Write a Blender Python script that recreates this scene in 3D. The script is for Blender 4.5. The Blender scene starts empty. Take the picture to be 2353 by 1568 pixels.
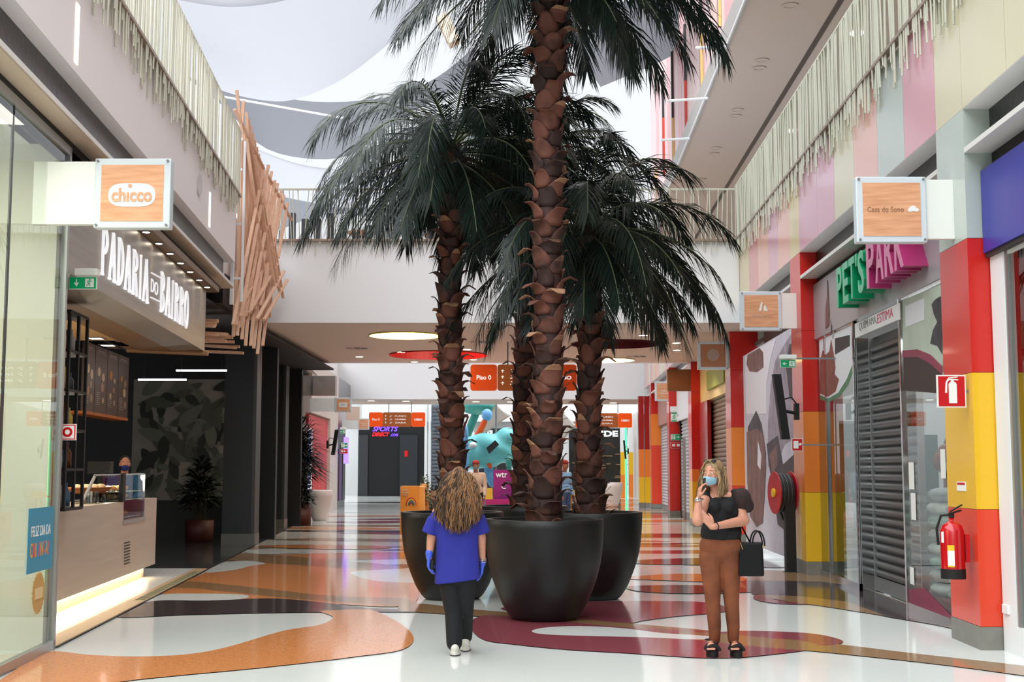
import bpy, bmesh, math, random
from math import sin, cos, tan, atan, pi, radians, sqrt
from mathutils import Vector, Matrix
SC = bpy.context.scene
COL = SC.collection
# ---------------------------------------------------------------- camera
F = 2950.0; TH = atan(291 / F); EYE = 1.65
cam_d = bpy.data.cameras.new('camera'); cam = bpy.data.objects.new('camera', cam_d); COL.objects.link(cam)
cam_d.sensor_width = 36; cam_d.sensor_fit = 'HORIZONTAL'; cam_d.lens = 36 * F / 2353
cam_d.clip_end = 400; cam_d.clip_start = 0.05
cam.location = (0, 0, EYE); cam.rotation_euler = (pi / 2 + TH, 0, 0)
SC.camera = cam
# ---------------------------------------------------------------- world, overcast sky above the atrium
wd = bpy.data.worlds.new('overcast'); SC.world = wd; wd.use_nodes = True
nt = wd.node_tree; nt.nodes.clear()
wo = nt.nodes.new('ShaderNodeOutputWorld'); bg = nt.nodes.new('ShaderNodeBackground')
tc = nt.nodes.new('ShaderNodeTexCoord'); sx = nt.nodes.new('ShaderNodeSeparateXYZ'); rp = nt.nodes.new('ShaderNodeValToRGB')
nt.links.new(tc.outputs['Generated'], sx.inputs[0]); nt.links.new(sx.outputs['Z'], rp.inputs[0])
nt.links.new(rp.outputs[0], bg.inputs[0]); nt.links.new(bg.outputs[0], wo.inputs[0])
rp.color_ramp.elements[0].position = 0.0; rp.color_ramp.elements[0].color = (0.38, 0.385, 0.40, 1)
rp.color_ramp.elements[1].position = 0.22; rp.color_ramp.elements[1].color = (0.93, 0.96, 1.0, 1)
bg.inputs[1].default_value = 0.52
# soft daylight falling through the roof
sun_d = bpy.data.lights.new('daylight', 'SUN'); sun = bpy.data.objects.new('daylight', sun_d); COL.objects.link(sun)
sun_d.energy = 4.6; sun_d.color = (.95, .985, 1.0); sun_d.angle = radians(120); sun.rotation_euler = (radians(15), radians(7), 0); sun.location = (0, 10, 20)
SC.view_settings.view_transform = 'Standard'; SC.view_settings.look = 'None'
SC.view_settings.gamma = 1; SC.view_settings.use_curve_mapping = False
SC.view_settings.exposure = 0.98

# ---------------------------------------------------------------- where things stand
def ray(px, py):
    x = (px - 1176.5) / F; u = (784 - py) / F
    return (x, cos(TH) - u * sin(TH), sin(TH) + u * cos(TH))
def G(px, py, z=0.0):
    d = ray(px, py); t = (z - EYE) / d[2]; return Vector((d[0] * t, d[1] * t, z))
def P(px, py, Y):
    d = ray(px, py); t = Y / d[1]; return Vector((d[0] * t, Y, EYE + d[2] * t))
XR, TR = 3.864, .0332       # right facade plane X = XR + TR*Y
XL, TL = -3.22, -.0818      # left storefront plane
def W(px, py, x0, t):
    d = ray(px, py); s = x0 / (d[0] - t * d[1]); return Vector((d[0] * s, d[1] * s, EYE + d[2] * s))
def WR(px, py, o=0.0): return W(px, py, XR + o, TR)
def WL(px, py, o=0.0): return W(px, py, XL - o, TL)
RF = lambda s, o, z: (XR + TR * s + o, s, z)      # o grows away from the corridor
LF = lambda s, o, z: (XL + TL * s - o, s, z)
# ---------------------------------------------------------------- materials
MATS = {}
def lin(c): return tuple((v / 255 / 12.92) if v / 255 <= .04045 else ((v / 255 + .055) / 1.055) ** 2.4 for v in c) + (1,)
def mat(name, col, rough=.5, metal=0, spec=.5, emit=0, noise=0, nscale=8, bump=0, coat=0, trans=0, alpha=1, stretch=None, col2=None, island=0, ior=1.45):
    if name in MATS: return MATS[name]
    m = bpy.data.materials.new(name); MATS[name] = m; m.use_nodes = True
    n = m.node_tree; b = n.nodes['Principled BSDF']; b.inputs['Roughness'].default_value = rough
    b.inputs['Metallic'].default_value = metal; b.inputs['Specular IOR Level'].default_value = spec; b.inputs['IOR'].default_value = ior
    b.inputs['Coat Weight'].default_value = coat; b.inputs['Coat Roughness'].default_value = .08
    b.inputs['Transmission Weight'].default_value = trans; b.inputs['Alpha'].default_value = alpha
    c = lin(col); b.inputs['Base Color'].default_value = c
    if emit: b.inputs['Emission Color'].default_value = c; b.inputs['Emission Strength'].default_value = emit
    fac = None
    if noise or bump or col2:
        t = n.nodes.new('ShaderNodeTexCoord'); mp = n.nodes.new('ShaderNodeMapping'); nz = n.nodes.new('ShaderNodeTexNoise')
        nz.inputs['Scale'].default_value = nscale; nz.inputs['Detail'].default_value = 4
        if stretch: mp.inputs['Scale'].default_value = stretch
        n.links.new(t.outputs['Object'], mp.inputs[0]); n.links.new(mp.outputs[0], nz.inputs['Vector']); fac = nz.outputs['Fac']
    if island:
        g = n.nodes.new('ShaderNodeNewGeometry'); fac2 = g.outputs['Random Per Island']
    if noise or col2 or island:
        r = n.nodes.new('ShaderNodeValToRGB'); k = noise or .3
        c2 = lin(col2) if col2 else tuple(max(0, v * (1 - k)) for v in c[:3]) + (1,)
        c1 = c if col2 else tuple(min(1, v * (1 + k)) for v in c[:3]) + (1,)
        r.color_ramp.elements[0].color = c2; r.color_ramp.elements[1].color = c1
        if island:
            if noise or col2:
                mx = n.nodes.new('ShaderNodeMath'); mx.operation = 'ADD'; mx.use_clamp = True
                m2 = n.nodes.new('ShaderNodeMath'); m2.operation = 'MULTIPLY'; m2.inputs[1].default_value = island
                s2 = n.nodes.new('ShaderNodeMath'); s2.operation = 'SUBTRACT'; s2.inputs[1].default_value = .5 * island
                n.links.new(fac2, m2.inputs[0]); n.links.new(m2.outputs[0], s2.inputs[0])
                n.links.new(s2.outputs[0], mx.inputs[0]); n.links.new(fac, mx.inputs[1]); n.links.new(mx.outputs[0], r.inputs[0])
                r.color_ramp.elements[0].position = .25; r.color_ramp.elements[1].position = .8
            else: n.links.new(fac2, r.inputs[0])
        else:
            r.color_ramp.elements[0].position = .32; r.color_ramp.elements[1].position = .68
            n.links.new(fac, r.inputs[0])
        n.links.new(r.outputs[0], b.inputs['Base Color'])
        if emit: n.links.new(r.outputs[0], b.inputs['Emission Color'])
    if bump:
        bp = n.nodes.new('ShaderNodeBump'); bp.inputs['Strength'].default_value = bump; bp.inputs['Distance'].default_value = .01
        n.links.new(fac, bp.inputs['Height']); n.links.new(bp.outputs[0], b.inputs['Normal'])
    return m
def glass(name, tint=(225, 235, 230), rough=0.0, ior=1.5, mixk=1.0):
    if name in MATS: return MATS[name]
    m = bpy.data.materials.new(name); MATS[name] = m; m.use_nodes = True; n = m.node_tree; n.nodes.clear()
    o = n.nodes.new('ShaderNodeOutputMaterial'); mx = n.nodes.new('ShaderNodeMixShader'); tr = n.nodes.new('ShaderNodeBsdfTransparent')
    gl = n.nodes.new('ShaderNodeBsdfGlossy'); fr = n.nodes.new('ShaderNodeFresnel'); fr.inputs[0].default_value = ior
    gl.inputs['Roughness'].default_value = rough; tr.inputs[0].default_value = lin(tint)
    ml = n.nodes.new('ShaderNodeMath'); ml.operation = 'MULTIPLY'; ml.inputs[1].default_value = mixk; ml.use_clamp = True
    ge = n.nodes.new('ShaderNodeNewGeometry'); om = n.nodes.new('ShaderNodeMath'); om.operation = 'SUBTRACT'; om.inputs[0].default_value = mixk
    n.links.new(ge.outputs['Backfacing'], om.inputs[1]); om.use_clamp = True; n.links.new(om.outputs[0], ml.inputs[1]); n.links.new(fr.outputs[0], ml.inputs[0]); n.links.new(ml.outputs[0], mx.inputs[0])
    n.links.new(tr.outputs[0], mx.inputs[1]); n.links.new(gl.outputs[0], mx.inputs[2]); n.links.new(mx.outputs[0], o.inputs[0])
    return m
def translucent(name, col, k=.6):
    if name in MATS: return MATS[name]
    m = bpy.data.materials.new(name); MATS[name] = m; m.use_nodes = True; n = m.node_tree; n.nodes.clear()
    o = n.nodes.new('ShaderNodeOutputMaterial'); mx = n.nodes.new('ShaderNodeMixShader'); d = n.nodes.new('ShaderNodeBsdfDiffuse')
    t = n.nodes.new('ShaderNodeBsdfTranslucent'); d.inputs[0].default_value = lin(col); t.inputs[0].default_value = lin(col)
    mx.inputs[0].default_value = k; n.links.new(d.outputs[0], mx.inputs[1]); n.links.new(t.outputs[0], mx.inputs[2]); n.links.new(mx.outputs[0], o.inputs[0])
    return m
def wood(name, c1, c2, rough=.45, scale=3, axis=2):
    if name in MATS: return MATS[name]
    st = [9, 9, 9]; st[axis] = .8
    return mat(name, c1, rough, noise=0, col2=c2, nscale=scale, stretch=tuple(st))
M = dict(
 white=mat('white_paint', (222, 223, 224), .55), offwhite=mat('off_white_wall', (228, 224, 224), .6),
 ceil=mat('ceiling_paint', (206, 190, 180), .7), black=mat('black_matt', (14, 14, 15), .6), dgrey=mat('dark_grey', (44, 46, 48), .5),
 grey=mat('mid_grey', (120, 121, 121), .5), alu=mat('brushed_aluminium', (176, 178, 178), .35, .85), chrome=mat('chrome', (200, 200, 200), .12, 1),
 steel=mat('steel_sheet', (158, 149, 139), .38, .5, noise=.12, nscale=2.0, stretch=(.3, .3, 6)),
 rod=mat('cream_lacquered_rod', (196, 196, 180), .5), railm=mat('bronze_rail', (150, 132, 116), .4, .5),
 wsign=mat('sign_wood', (226, 170, 130), .4, col2=(206, 146, 106), nscale=3, stretch=(1, 1, 12)),
 frost=mat('frosted_acrylic', (205, 214, 218), .3, emit=0), signwhite=mat('sign_white', (226, 228, 222), .4),
 oak=mat('slat_timber', (228, 190, 162), .5, col2=(206, 162, 132), nscale=2, stretch=(12, 12, .8), island=.6),
 orange=mat('orange_sign', (206, 72, 10), .4, emit=.12), orange2=mat('orange_brown_sign', (150, 74, 30), .4, emit=.08),
 lamp=mat('lamp_glow', (255, 244, 225), .5, emit=9), letterglow=mat('letter_glow', (226, 228, 232), .5, emit=.3),
 green=mat('exit_green', (0, 122, 72), .4, emit=.25), red=mat('fire_red', (190, 14, 22), .4), paper=mat('paper_white', (228, 228, 224), .6),
 glass=glass('shop_glass', (234, 238, 235), 0, 1.45), gclear=glass('clear_glass', (244, 247, 246), 0, 1.45, .45), skin=mat('skin', (190, 134, 110), .5, noise=.06, nscale=30),
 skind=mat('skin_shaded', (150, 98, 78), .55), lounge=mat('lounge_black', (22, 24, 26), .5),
)
# ---------------------------------------------------------------- mesh builder
WLOC = {}
def wloc(o):
    return WLOC.get(o.name, Vector((0, 0, 0))) if o else Vector((0, 0, 0))
class MB:
    def __init__(s, xf=None): s.v = []; s.f = []; s.m = []; s.xf = xf
    def add(s, pts, faces, m=0):
        b = len(s.v); s.v += [Vector(s.xf(*p)) if s.xf else Vector(p) for p in pts]
        for f in faces: s.f.append([b + i for i in f]); s.m.append(m)
        return s
    def quad(s, a, b, c, d, m=0): return s.add([a, b, c, d], [(0, 1, 2, 3)], m)
    def poly(s, pts, m=0): return s.add(pts, [tuple(range(len(pts)))], m)
    def box(s, a, b, m=0):
        (x0, y0, z0), (x1, y1, z1) = a, b
        p = [(x0, y0, z0), (x1, y0, z0), (x1, y1, z0), (x0, y1, z0), (x0, y0, z1), (x1, y0, z1), (x1, y1, z1), (x0, y1, z1)]
        return s.add(p, [(0, 3, 2, 1), (4, 5, 6, 7), (0, 1, 5, 4), (1, 2, 6, 5), (2, 3, 7, 6), (3, 0, 4, 7)], m)
    def prism(s, poly, fn, d0, d1, m=0):            # 2-D outline extruded between depths; fn(u, v, d) -> point
        n = len(poly); p = [fn(u, v, d0) for u, v in poly] + [fn(u, v, d1) for u, v in poly]
        return s.add(p, [tuple(range(n)), tuple(range(2 * n - 1, n - 1, -1))] + [(i, i + n, (i + 1) % n + n, (i + 1) % n) for i in range(n)], m)
    def tube(s, path, r, n=8, m=0, cap=True):
        path = [Vector(p) for p in path]; k = len(path); r = r if isinstance(r, (list, tuple)) else [r] * k
        pts = []; up = None
        for i, p in enumerate(path):
            t = (path[min(i + 1, k - 1)] - path[max(i - 1, 0)])
            t = t.normalized() if t.length > 1e-9 else Vector((0, 0, 1))
            if up is None: up = t.orthogonal().normalized()
            up = (up - t * up.dot(t)); up = up.normalized() if up.length > 1e-6 else t.orthogonal().normalized()
            q = t.cross(up)
            pts += [tuple(p + (up * cos(2 * pi * j / n) + q * sin(2 * pi * j / n)) * r[i]) for j in range(n)]
        fs = [(i * n + j, i * n + (j + 1) % n, (i + 1) * n + (j + 1) % n, (i + 1) * n + j) for i in range(k - 1) for j in range(n)]
        if cap: fs += [tuple(range(n - 1, -1, -1)), tuple((k - 1) * n + j for j in range(n))]
        return s.add(pts, fs, m)
    def bar(s, a, b, w, d, m=0, up=(0, 0, 1)):       # rectangular bar from a to b
        a, b = Vector(a), Vector(b); t = (b - a).normalized(); u = Vector(up)
        if abs(t.dot(u.normalized())) > .98: u = Vector((1, 0, 0))
        x = t.cross(u).normalized(); y = x.cross(t)
        p = [q + x * i * w / 2 + y * j * d / 2 for q in (a, b) for i, j in ((-1, -1), (1, -1), (1, 1), (-1, 1))]
        return s.add([tuple(q) for q in p], [(0, 1, 2, 3), (7, 6, 5, 4), (0, 4, 5, 1), (1, 5, 6, 2), (2, 6, 7, 3), (3, 7, 4, 0)], m)
    def lathe(s, prof, c=(0, 0, 0), n=32, m=0, sc=(1, 1)):
        pts = [(c[0] + r * cos(2 * pi * j / n) * sc[0], c[1] + r * sin(2 * pi * j / n) * sc[1], c[2] + z) for r, z in prof for j in range(n)]
        k = len(prof)
        return s.add(pts, [(i * n + j, i * n + (j + 1) % n, (i + 1) * n + (j + 1) % n, (i + 1) * n + j) for i in range(k - 1) for j in range(n)], m)
    def ell(s, c, r, n=14, k=9, m=0, rot=None):
        R = rot or Matrix.Identity(3); c = Vector(c); pts = []
        for i in range(1, k):
            a = pi * i / k
            pts += [tuple(c + R @ Vector((r[0] * sin(a) * cos(2 * pi * j / n), r[1] * sin(a) * sin(2 * pi * j / n), r[2] * cos(a)))) for j in range(n)]
        pts += [tuple(c + R @ Vector((0, 0, r[2]))), tuple(c - R @ Vector((0, 0, r[2])))]
        fs = [(i * n + j, (i + 1) * n + j, (i + 1) * n + (j + 1) % n, i * n + (j + 1) % n) for i in range(k - 2) for j in range(n)]
        a, b = (k - 1) * n, (k - 1) * n + 1
        fs += [(a, j, (j + 1) % n) for j in range(n)] + [(b, (k - 2) * n + (j + 1) % n, (k - 2) * n + j) for j in range(n)]
        return s.add(pts, fs, m)
    def cap(s, a, b, r0, r1, n=14, m=0):             # tapered capsule
        a, b = Vector(a), Vector(b); t = (b - a).normalized(); L = (b - a).length; pa = []; ra = []
        for i in range(5):
            q = pi / 2 * i / 4; pa.append(a - t * r0 * cos(q) * 1.0); ra.append(max(r0 * sin(q), 1e-4))
        for i in range(1, 5):
            q = pi / 2 * i / 4; pa.append(b + t * r1 * sin(q)); ra.append(max(r1 * cos(q), 1e-4))
        pa.insert(5, b); ra.insert(5, r1)
        return s.tube(pa, ra, n, m)
    def text(s, body, fn, w=None, h=None, ext=.01, m=0, shear=0, space=1.0, bold=0):   # text filling w x h; fn(u, v, d) -> point
        me = textmesh(body, shear, space, bold); xs = [v.co.x for v in me.vertices]; ys = [v.co.y for v in me.vertices]
        x0, x1, y0, y1 = min(xs), max(xs), min(ys), max(ys)
        kx = w / (x1 - x0) if w else h / (y1 - y0); ky = h / (y1 - y0) if h else kx
        b = [(fn((v.co.x - x0) * kx, (v.co.y - y0) * ky, (v.co.z + .5) * ext)) for v in me.vertices]
        s.add([tuple(q) for q in b], [tuple(p.vertices) for p in me.polygons], m); return s
    def build(s, name, mats, parent=None, smooth=False, bevel=0, mods=None):
        off = wloc(parent); me = bpy.data.meshes.new(name)
        me.from_pydata([v - off for v in s.v], [], s.f)
        for q in (mats if isinstance(mats, (list, tuple)) else [mats]): me.materials.append(q)
        for i, p in enumerate(me.polygons): p.material_index = s.m[i]; p.use_smooth = smooth
        me.update()
        bm = bmesh.new(); bm.from_mesh(me); bmesh.ops.recalc_face_normals(bm, faces=bm.faces); bm.to_mesh(me); bm.free()
        o = bpy.data.objects.new(name, me); COL.objects.link(o)
        if parent: o.parent = parent; WLOC[o.name] = off
        if bevel:
            b = o.modifiers.new('bevel', 'BEVEL'); b.width = bevel; b.segments = 2; b.limit_method = 'ANGLE'
        return o
TXT = {}
def textmesh(body, shear=0, space=1.0, bold=0):
    k = (body, shear, space, bold)
    if k in TXT: return TXT[k]
    cu = bpy.data.curves.new('text', 'FONT'); cu.body = body; cu.extrude = .5; cu.shear = shear; cu.space_character = space
    cu.resolution_u = 3; cu.offset = bold; ob = bpy.data.objects.new('text', cu)
    me = bpy.data.meshes.new_from_object(ob); bpy.data.objects.remove(ob); bpy.data.curves.remove(cu); TXT[k] = me
    return me
def tag(o, label, cat, group=None):
    o['label'] = label; o['category'] = cat
    if group: o['group'] = group
    return o
def thing(name, label, cat, loc=(0, 0, 0), group=None):
    o = bpy.data.objects.new(name, None); COL.objects.link(o); o.location = loc; o.empty_display_size = .1
    WLOC[o.name] = Vector(loc); return tag(o, label, cat, group)
def struct(o): o['kind'] = 'structure'; return o
def stuff(o): o['kind'] = 'stuff'; return o
def copytree(o, parent=None):
    c = o.copy(); COL.objects.link(c); c.parent = parent
    for ch in list(o.children): copytree(ch, c)
    return c
def dup(root, loc, label=None, rz=None, sc=None):
    c = copytree(root); c.location = loc
    if label: c['label'] = label
    if rz is not None: c.rotation_euler = (0, 0, rz)
    if sc: c.scale = sc if isinstance(sc, (tuple, list)) else (sc, sc, sc)
    return c
def fused(mb, name, mats, parent=None, voxel=.012, smooth=4, disp=None):   # one continuous skin out of overlapping volumes
    o = mb.build('tmp', mats if isinstance(mats, (list, tuple)) else [mats]); r = o.modifiers.new('r', 'REMESH'); r.mode = 'VOXEL'; r.voxel_size = voxel
    sm = o.modifiers.new('s', 'SMOOTH'); sm.iterations = smooth; sm.factor = .5
    dg = bpy.context.evaluated_depsgraph_get(); dg.update()
    me = bpy.data.meshes.new_from_object(o.evaluated_get(dg)); off = wloc(parent)
    old = o.data; bpy.data.objects.remove(o); bpy.data.meshes.remove(old)
    me.name = name
    for v in me.vertices: v.co -= off
    for p in me.polygons: p.use_smooth = True
    n = bpy.data.objects.new(name, me); COL.objects.link(n)
    if parent: n.parent = parent; WLOC[n.name] = off
    if not me.materials:
        for q in (mats if isinstance(mats, (list, tuple)) else [mats]): me.materials.append(q)
    return n
# ================================================================ the setting
def terr(name, c, k=.1, s=70):
    m = mat(name, c, .09, spec=.55, noise=k, nscale=s); return m
FM = [terr('terrazzo_white', (214, 218, 215), .06), terr('terrazzo_orange', (208, 136, 84), .22), terr('terrazzo_maroon', (138, 68, 78), .22),
      terr('terrazzo_brown', (148, 114, 80), .15), terr('terrazzo_dark', (66, 56, 58), .2), mat('brass_strip', (50, 40, 36), .4), terr('terrazzo_pale_brown', (150, 128, 108), .12),
      terr('lounge_floor', (66, 70, 70), .1), mat('oak_threshold', (190, 158, 122), .3, noise=.12, nscale=3, stretch=(1, .2, 1)),
      mat('small_tiles', (206, 206, 200), .25, noise=.16, nscale=26)]
fl = MB(); fl.quad((-16, -8, 0), (16, -8, 0), (16, 95, 0), (-16, 95, 0), 0)
lay = [0]
def smoothpoly(p, it=2):
    n = len(p); q = []; k = 4          # closed Catmull-Rom through the points
    for i in range(n):
        a, b, c, d = p[i - 1], p[i], p[(i + 1) % n], p[(i + 2) % n]
        for j in range(k):
            t = j / k; q.append(.5 * ((2 * b) + (c - a) * t + (2 * a - 5 * b + 4 * c - d) * t * t + (3 * b - a - 3 * c + d) * t ** 3))
    return q
def inlay(px, m, sm=2, edge=0):
    lay[0] += 1; z = .00009 * lay[0]; pts = [G(*q) for q in px]
    if sm: pts = smoothpoly(pts, sm)
    if edge:
        c = sum(pts, Vector()) / len(pts); n = len(pts); out = []
        for i, p in enumerate(pts):
            t = (pts[(i + 1) % n] - pts[i - 1]).normalized(); nn = Vector((t.y, -t.x, 0))
            out.append(p + nn * .006)
        fl.poly([(q.x, q.y, z - .00005) for q in out], 5)
    fl.poly([(q.x, q.y, z) for q in pts], m)
rnd = random.Random(4)
for i in range(74):      # long lens shapes of the terrazzo pattern further down the mall
    yy = 21 + 54 * (i / 74) ** 1.1; cx = rnd.uniform(-5.5, 5.5); L = rnd.uniform(1.6, 4.4); w = rnd.uniform(.22, .6) * (1 + yy / 60)
    ph = rnd.uniform(0, 6); lay[0] += 1; z = .00008 * lay[0]
    top = [(cx - L + 2 * L * k / 20, yy + w * (sin(pi * k / 20) ** .6) + .25 * sin(ph + k / 5)) for k in range(21)]
    bot = [(cx - L + 2 * L * k / 20, yy - w * (sin(pi * k / 20) ** .6) + .25 * sin(ph + k / 5)) for k in range(19, 0, -1)]
    fl.poly([(x, y, z) for x, y in top + bot], rnd.choice([1, 4, 6, 3, 0, 4, 2, 6, 1]))
lay[0] = 75
# orange field on the left with its brown ribbon, white tongues and the dark band
inlay([(372, 1364), (430, 1335), (520, 1302), (600, 1297), (700, 1290), (830, 1296), (930, 1308), (960, 1345), (955, 1385), (900, 1396), (760, 1390), (560, 1386), (430, 1380)], 1, 1)
inlay([(505, 1284), (545, 1272), (640, 1278), (760, 1288), (900, 1300), (905, 1312), (800, 1308), (680, 1300), (560, 1292)], 3, 1)
inlay([(398, 1352), (430, 1338), (520, 1345), (640, 1358), (760, 1371), (930, 1378), (950, 1395), (830, 1388), (700, 1380), (560, 1366), (450, 1354)], 3, 1)
inlay([(805, 1318), (850, 1312), (940, 1310), (1000, 1325), (960, 1340), (860, 1336)], 0, 2)
inlay([(470, 1316), (500, 1298), (560, 1290), (610, 1296), (575, 1302), (545, 1310), (500, 1316)], 0, 2)
inlay([(560, 1268), (620, 1262), (695, 1266), (690, 1272), (600, 1275)], 0, 2)
inlay([(590, 1256), (680, 1253), (800, 1254), (900, 1258), (850, 1263), (700, 1262)], 1, 1)
inlay([(335, 1386), (372, 1368), (470, 1366), (555, 1368), (572, 1374), (545, 1379), (470, 1384), (400, 1388)], 0, 2, 1)
inlay([(262, 1419), (345, 1384), (480, 1382), (620, 1377), (720, 1384), (850, 1399), (960, 1402), (970, 1408), (800, 1408), (600, 1411), (430, 1415)], 4, 1)
inlay([(-120, 1660), (30, 1545), (105, 1500), (200, 1507), (300, 1511), (420, 1507), (520, 1490), (650, 1452), (735, 1438), (765, 1420), (735, 1407), (760, 1405), (850, 1404), (915, 1432), (950, 1466), (925, 1495), (820, 1511), (700, 1526), (560, 1541), (420, 1554), (280, 1569), (150, 1592), (0, 1640)], 1, 2, 1)
# maroon lobes round the planters, brown ribbon to the right edge
inlay([(930, 1390), (980, 1390), (1060, 1400), (1170, 1409), (1300, 1418), (1462, 1436), (1600, 1448), (1700, 1460), (1709, 1463), (1900, 1480), (2100, 1504), (2450, 1545), (2450, 1566), (2180, 1532), (2000, 1512), (1850, 1497), (1700, 1484), (1600, 1470), (1470, 1457), (1350, 1442), (1200, 1427), (1080, 1417), (960, 1409), (915, 1402)], 3, 1)
inlay([(1150, 1400), (1250, 1388), (1350, 1384), (1500, 1383), (1620, 1386), (1680, 1402), (1640, 1411), (1560, 1418), (1480, 1428), (1440, 1434), (1330, 1424), (1230, 1414)], 2, 2)
inlay([(1080, 1442), (1090, 1424), (1130, 1416), (1240, 1424), (1350, 1436), (1450, 1445), (1560, 1450), (1660, 1454), (1709, 1452), (1800, 1454), (1880, 1460), (1935, 1474), (1920, 1484), (1840, 1490), (1850, 1497), (1760, 1508), (1690, 1514), (1600, 1514), (1450, 1504), (1300, 1495), (1190, 1484), (1110, 1472)], 2, 2, 1)
inlay([(1560, 1452), (1650, 1458), (1760, 1468), (1840, 1474), (1880, 1484), (1860, 1498), (1800, 1494), (1720, 1487), (1640, 1478), (1560, 1468)], 3, 0)
inlay([(1222, 1453), (1250, 1445), (1330, 1441), (1430, 1446), (1520, 1457), (1600, 1462), (1650, 1468), (1600, 1472), (1480, 1467), (1350, 1464), (1250, 1460)], 0, 2)
# bands in front of the pet shop
inlay([(1740, 1310), (1850, 1317), (1900, 1322), (2000, 1358), (2100, 1395), (2210, 1442), (2212, 1452), (2150, 1438), (2102, 1430), (1993, 1411), (1871, 1392), (1840, 1390), (1760, 1375), (1690, 1350)], 3, 0)
inlay([(1700, 1336), (1840, 1337), (1895, 1339), (1980, 1352), (2080, 1390), (2160, 1430), (2205, 1447), (2150, 1438), (2040, 1420), (1950, 1385), (1840, 1372), (1730, 1368)], 4, 0)
inlay([(1731, 1376), (1742, 1369), (1790, 1382), (1860, 1390), (1800, 1390), (1750, 1384)], 2, 1)
inlay([(1450, 1290), (1600, 1284), (1760, 1290), (1850, 1300), (1780, 1306), (1600, 1300), (1480, 1298)], 4, 1)
inlay([(1430, 1330), (1560, 1320), (1700, 1326), (1690, 1340), (1540, 1336)], 1, 2)
inlay([(1440, 1350), (1560, 1346), (1690, 1350), (1730, 1362), (1600, 1366), (1480, 1362)], 4, 2)
# café floor: threshold, tile mat, dark lounge
zt = .014
def lquad(s0, s1, o0, o1, z, m):
    a, b, c, d = LF(s0, o0, z), LF(s1, o0, z), LF(s1, o1, z), LF(s0, o1, z); fl.quad(a, b, c, d, m)
lquad(12, 21.2, 0, .22, zt, 8); lquad(12, 21.2, .22, 5, zt, 9); lquad(21.2, 42, 0.0, 12, zt, 7); lquad(12, 42, -.03, 0, zt + .0002, 5)
lquad(-4, 11.9, 0.02, 8, zt, 0)
o = struct(fl.build('floor', FM)); 
# ---- left: white gallery wall over the shop fronts
def slab(xf, name, boxes, mats):
    b = MB(xf)
    for q in boxes: b.box((q[0], q[2], q[4]), (q[1], q[3], q[5]), q[6] if len(q) > 6 else 0)
    return struct(b.build(name, mats))
LM = [M['offwhite'], M['black'], mat('shelf_white', (214, 212, 208), .45), mat('grille_black', (20, 21, 22), .3, bump=.4, nscale=14), M['railm'], mat('soffit_cream', (196, 180, 160), .6)]
for s0, s1 in ((-6, 22.15), (37, 55.7)):
    slab(LF, 'wall_left', [(s0, s1, -.2, 8, 5.21, 6.37, 0), (s0, s1 - .3, -.04, .5, 4.80, 5.208, 3), (s0, s1 - .3, .0, .32, 4.66, 4.74, 1)], LM)
    slab(LF, 'trim_1', [(s0, s1 - .1, -.2, .3, 4.755, 4.80, 2), (s0, s1 - .1, -.19, .32, 4.74, 4.755, 5)], LM)
slab(LF, 'wall_left', [(22.15, 26.6, .05, 8, 4.9, 6.37, 0), (22.15, 36.8, .0, 8, 4.5, 4.9, 1)], LM)
# ---- right: coloured facade panels between and over the pillars
PC = dict(y=(208, 188, 138), c=(204, 196, 162), p=(206, 142, 154), m=(205, 150, 168), g=(176, 186, 178), s=(222, 164, 148), r=(206, 120, 124), o=(226, 140, 96), w=(220, 216, 200))
PM = {k: mat('facade_' + k, v, .22, spec=.6, coat=.35) for k, v in PC.items()}
keys = list(PM); edges = [-2, -.8, .4, 1.6, 3.7, 4.9, 6.1, 7.2, 8.4, 9.5, 10.68, 11.87, 12.71, 13.87, 15.03, 16.24, 17.4, 18.56, 19.96, 20.8, 21.9, 22.9, 24.06, 25.2, 26.5]
cols = 'ypcsmgyprycypgscmmcsmsryo'
cols = 'pcsmgypryc' + 'ccpgscmmysmsryo'
b = MB(RF)
for i in range(len(edges) - 1):
    k = keys.index(cols[i % len(cols)]); a, c = edges[i], edges[i + 1]
    b.box((a + .004, 0, 5.03), (c - .004, .6, 6.33), k)
e2 = [36.8 + 1.15 * i for i in range(17)]
for i in range(16): b.box((e2[i], 0, 5.03), (e2[i + 1] - .006, .6, 6.33), keys.index('oyrcsmpycs'[i % 10]))
b.box((-6, .03, 5.04), (26.5, 7, 6.37), keys.index('w')); b.box((36.8, .03, 5.04), (55.2, 7, 6.37), keys.index('w'))
b.box((-6, .002, 5.024), (26.5, .6, 5.03), len(keys)); b.box((36.8, .002, 5.024), (55.2, .6, 5.03), len(keys))
struct(b.build('wall_right', [PM[k] for k in keys] + [M['white']]))
RM = [mat('pillar_red', (196, 34, 26), .3, coat=.3), mat('pillar_yellow', (226, 178, 34), .3, coat=.3), mat('pillar_vermilion', (214, 62, 34), .3, coat=.3),
      mat('plinth_grey', (122, 120, 112), .45, noise=.08), PM['g'], mat('pillar_orange', (226, 124, 44), .3, coat=.3), M['black'], LM[3], LM[2], M['white'],
      mat('pillar_dark_red', (150, 26, 24), .3, coat=.3), PM['y']]
def pillar(s, bands, w=.86, d=.62, top=5.03, xf=RF, o0=0.0):
    b = MB(xf); z = 0
    for zz, m in bands:
        b.box((s, o0 - (.006 if m == 3 else 0), z), (s + w, d, min(zz, top) - .004), m); z = zz
    return struct(b.build('wall_pillar', RM))
pillar(11.86, [(.21, 3), (1.27, 2), (2.53, 1), (3.79, 0), (5.03, 4)])
pillar(19.97, [(.21, 3), (1.27, 1), (2.52, 5), (3.79, 0), (5.03, 0)])
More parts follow.
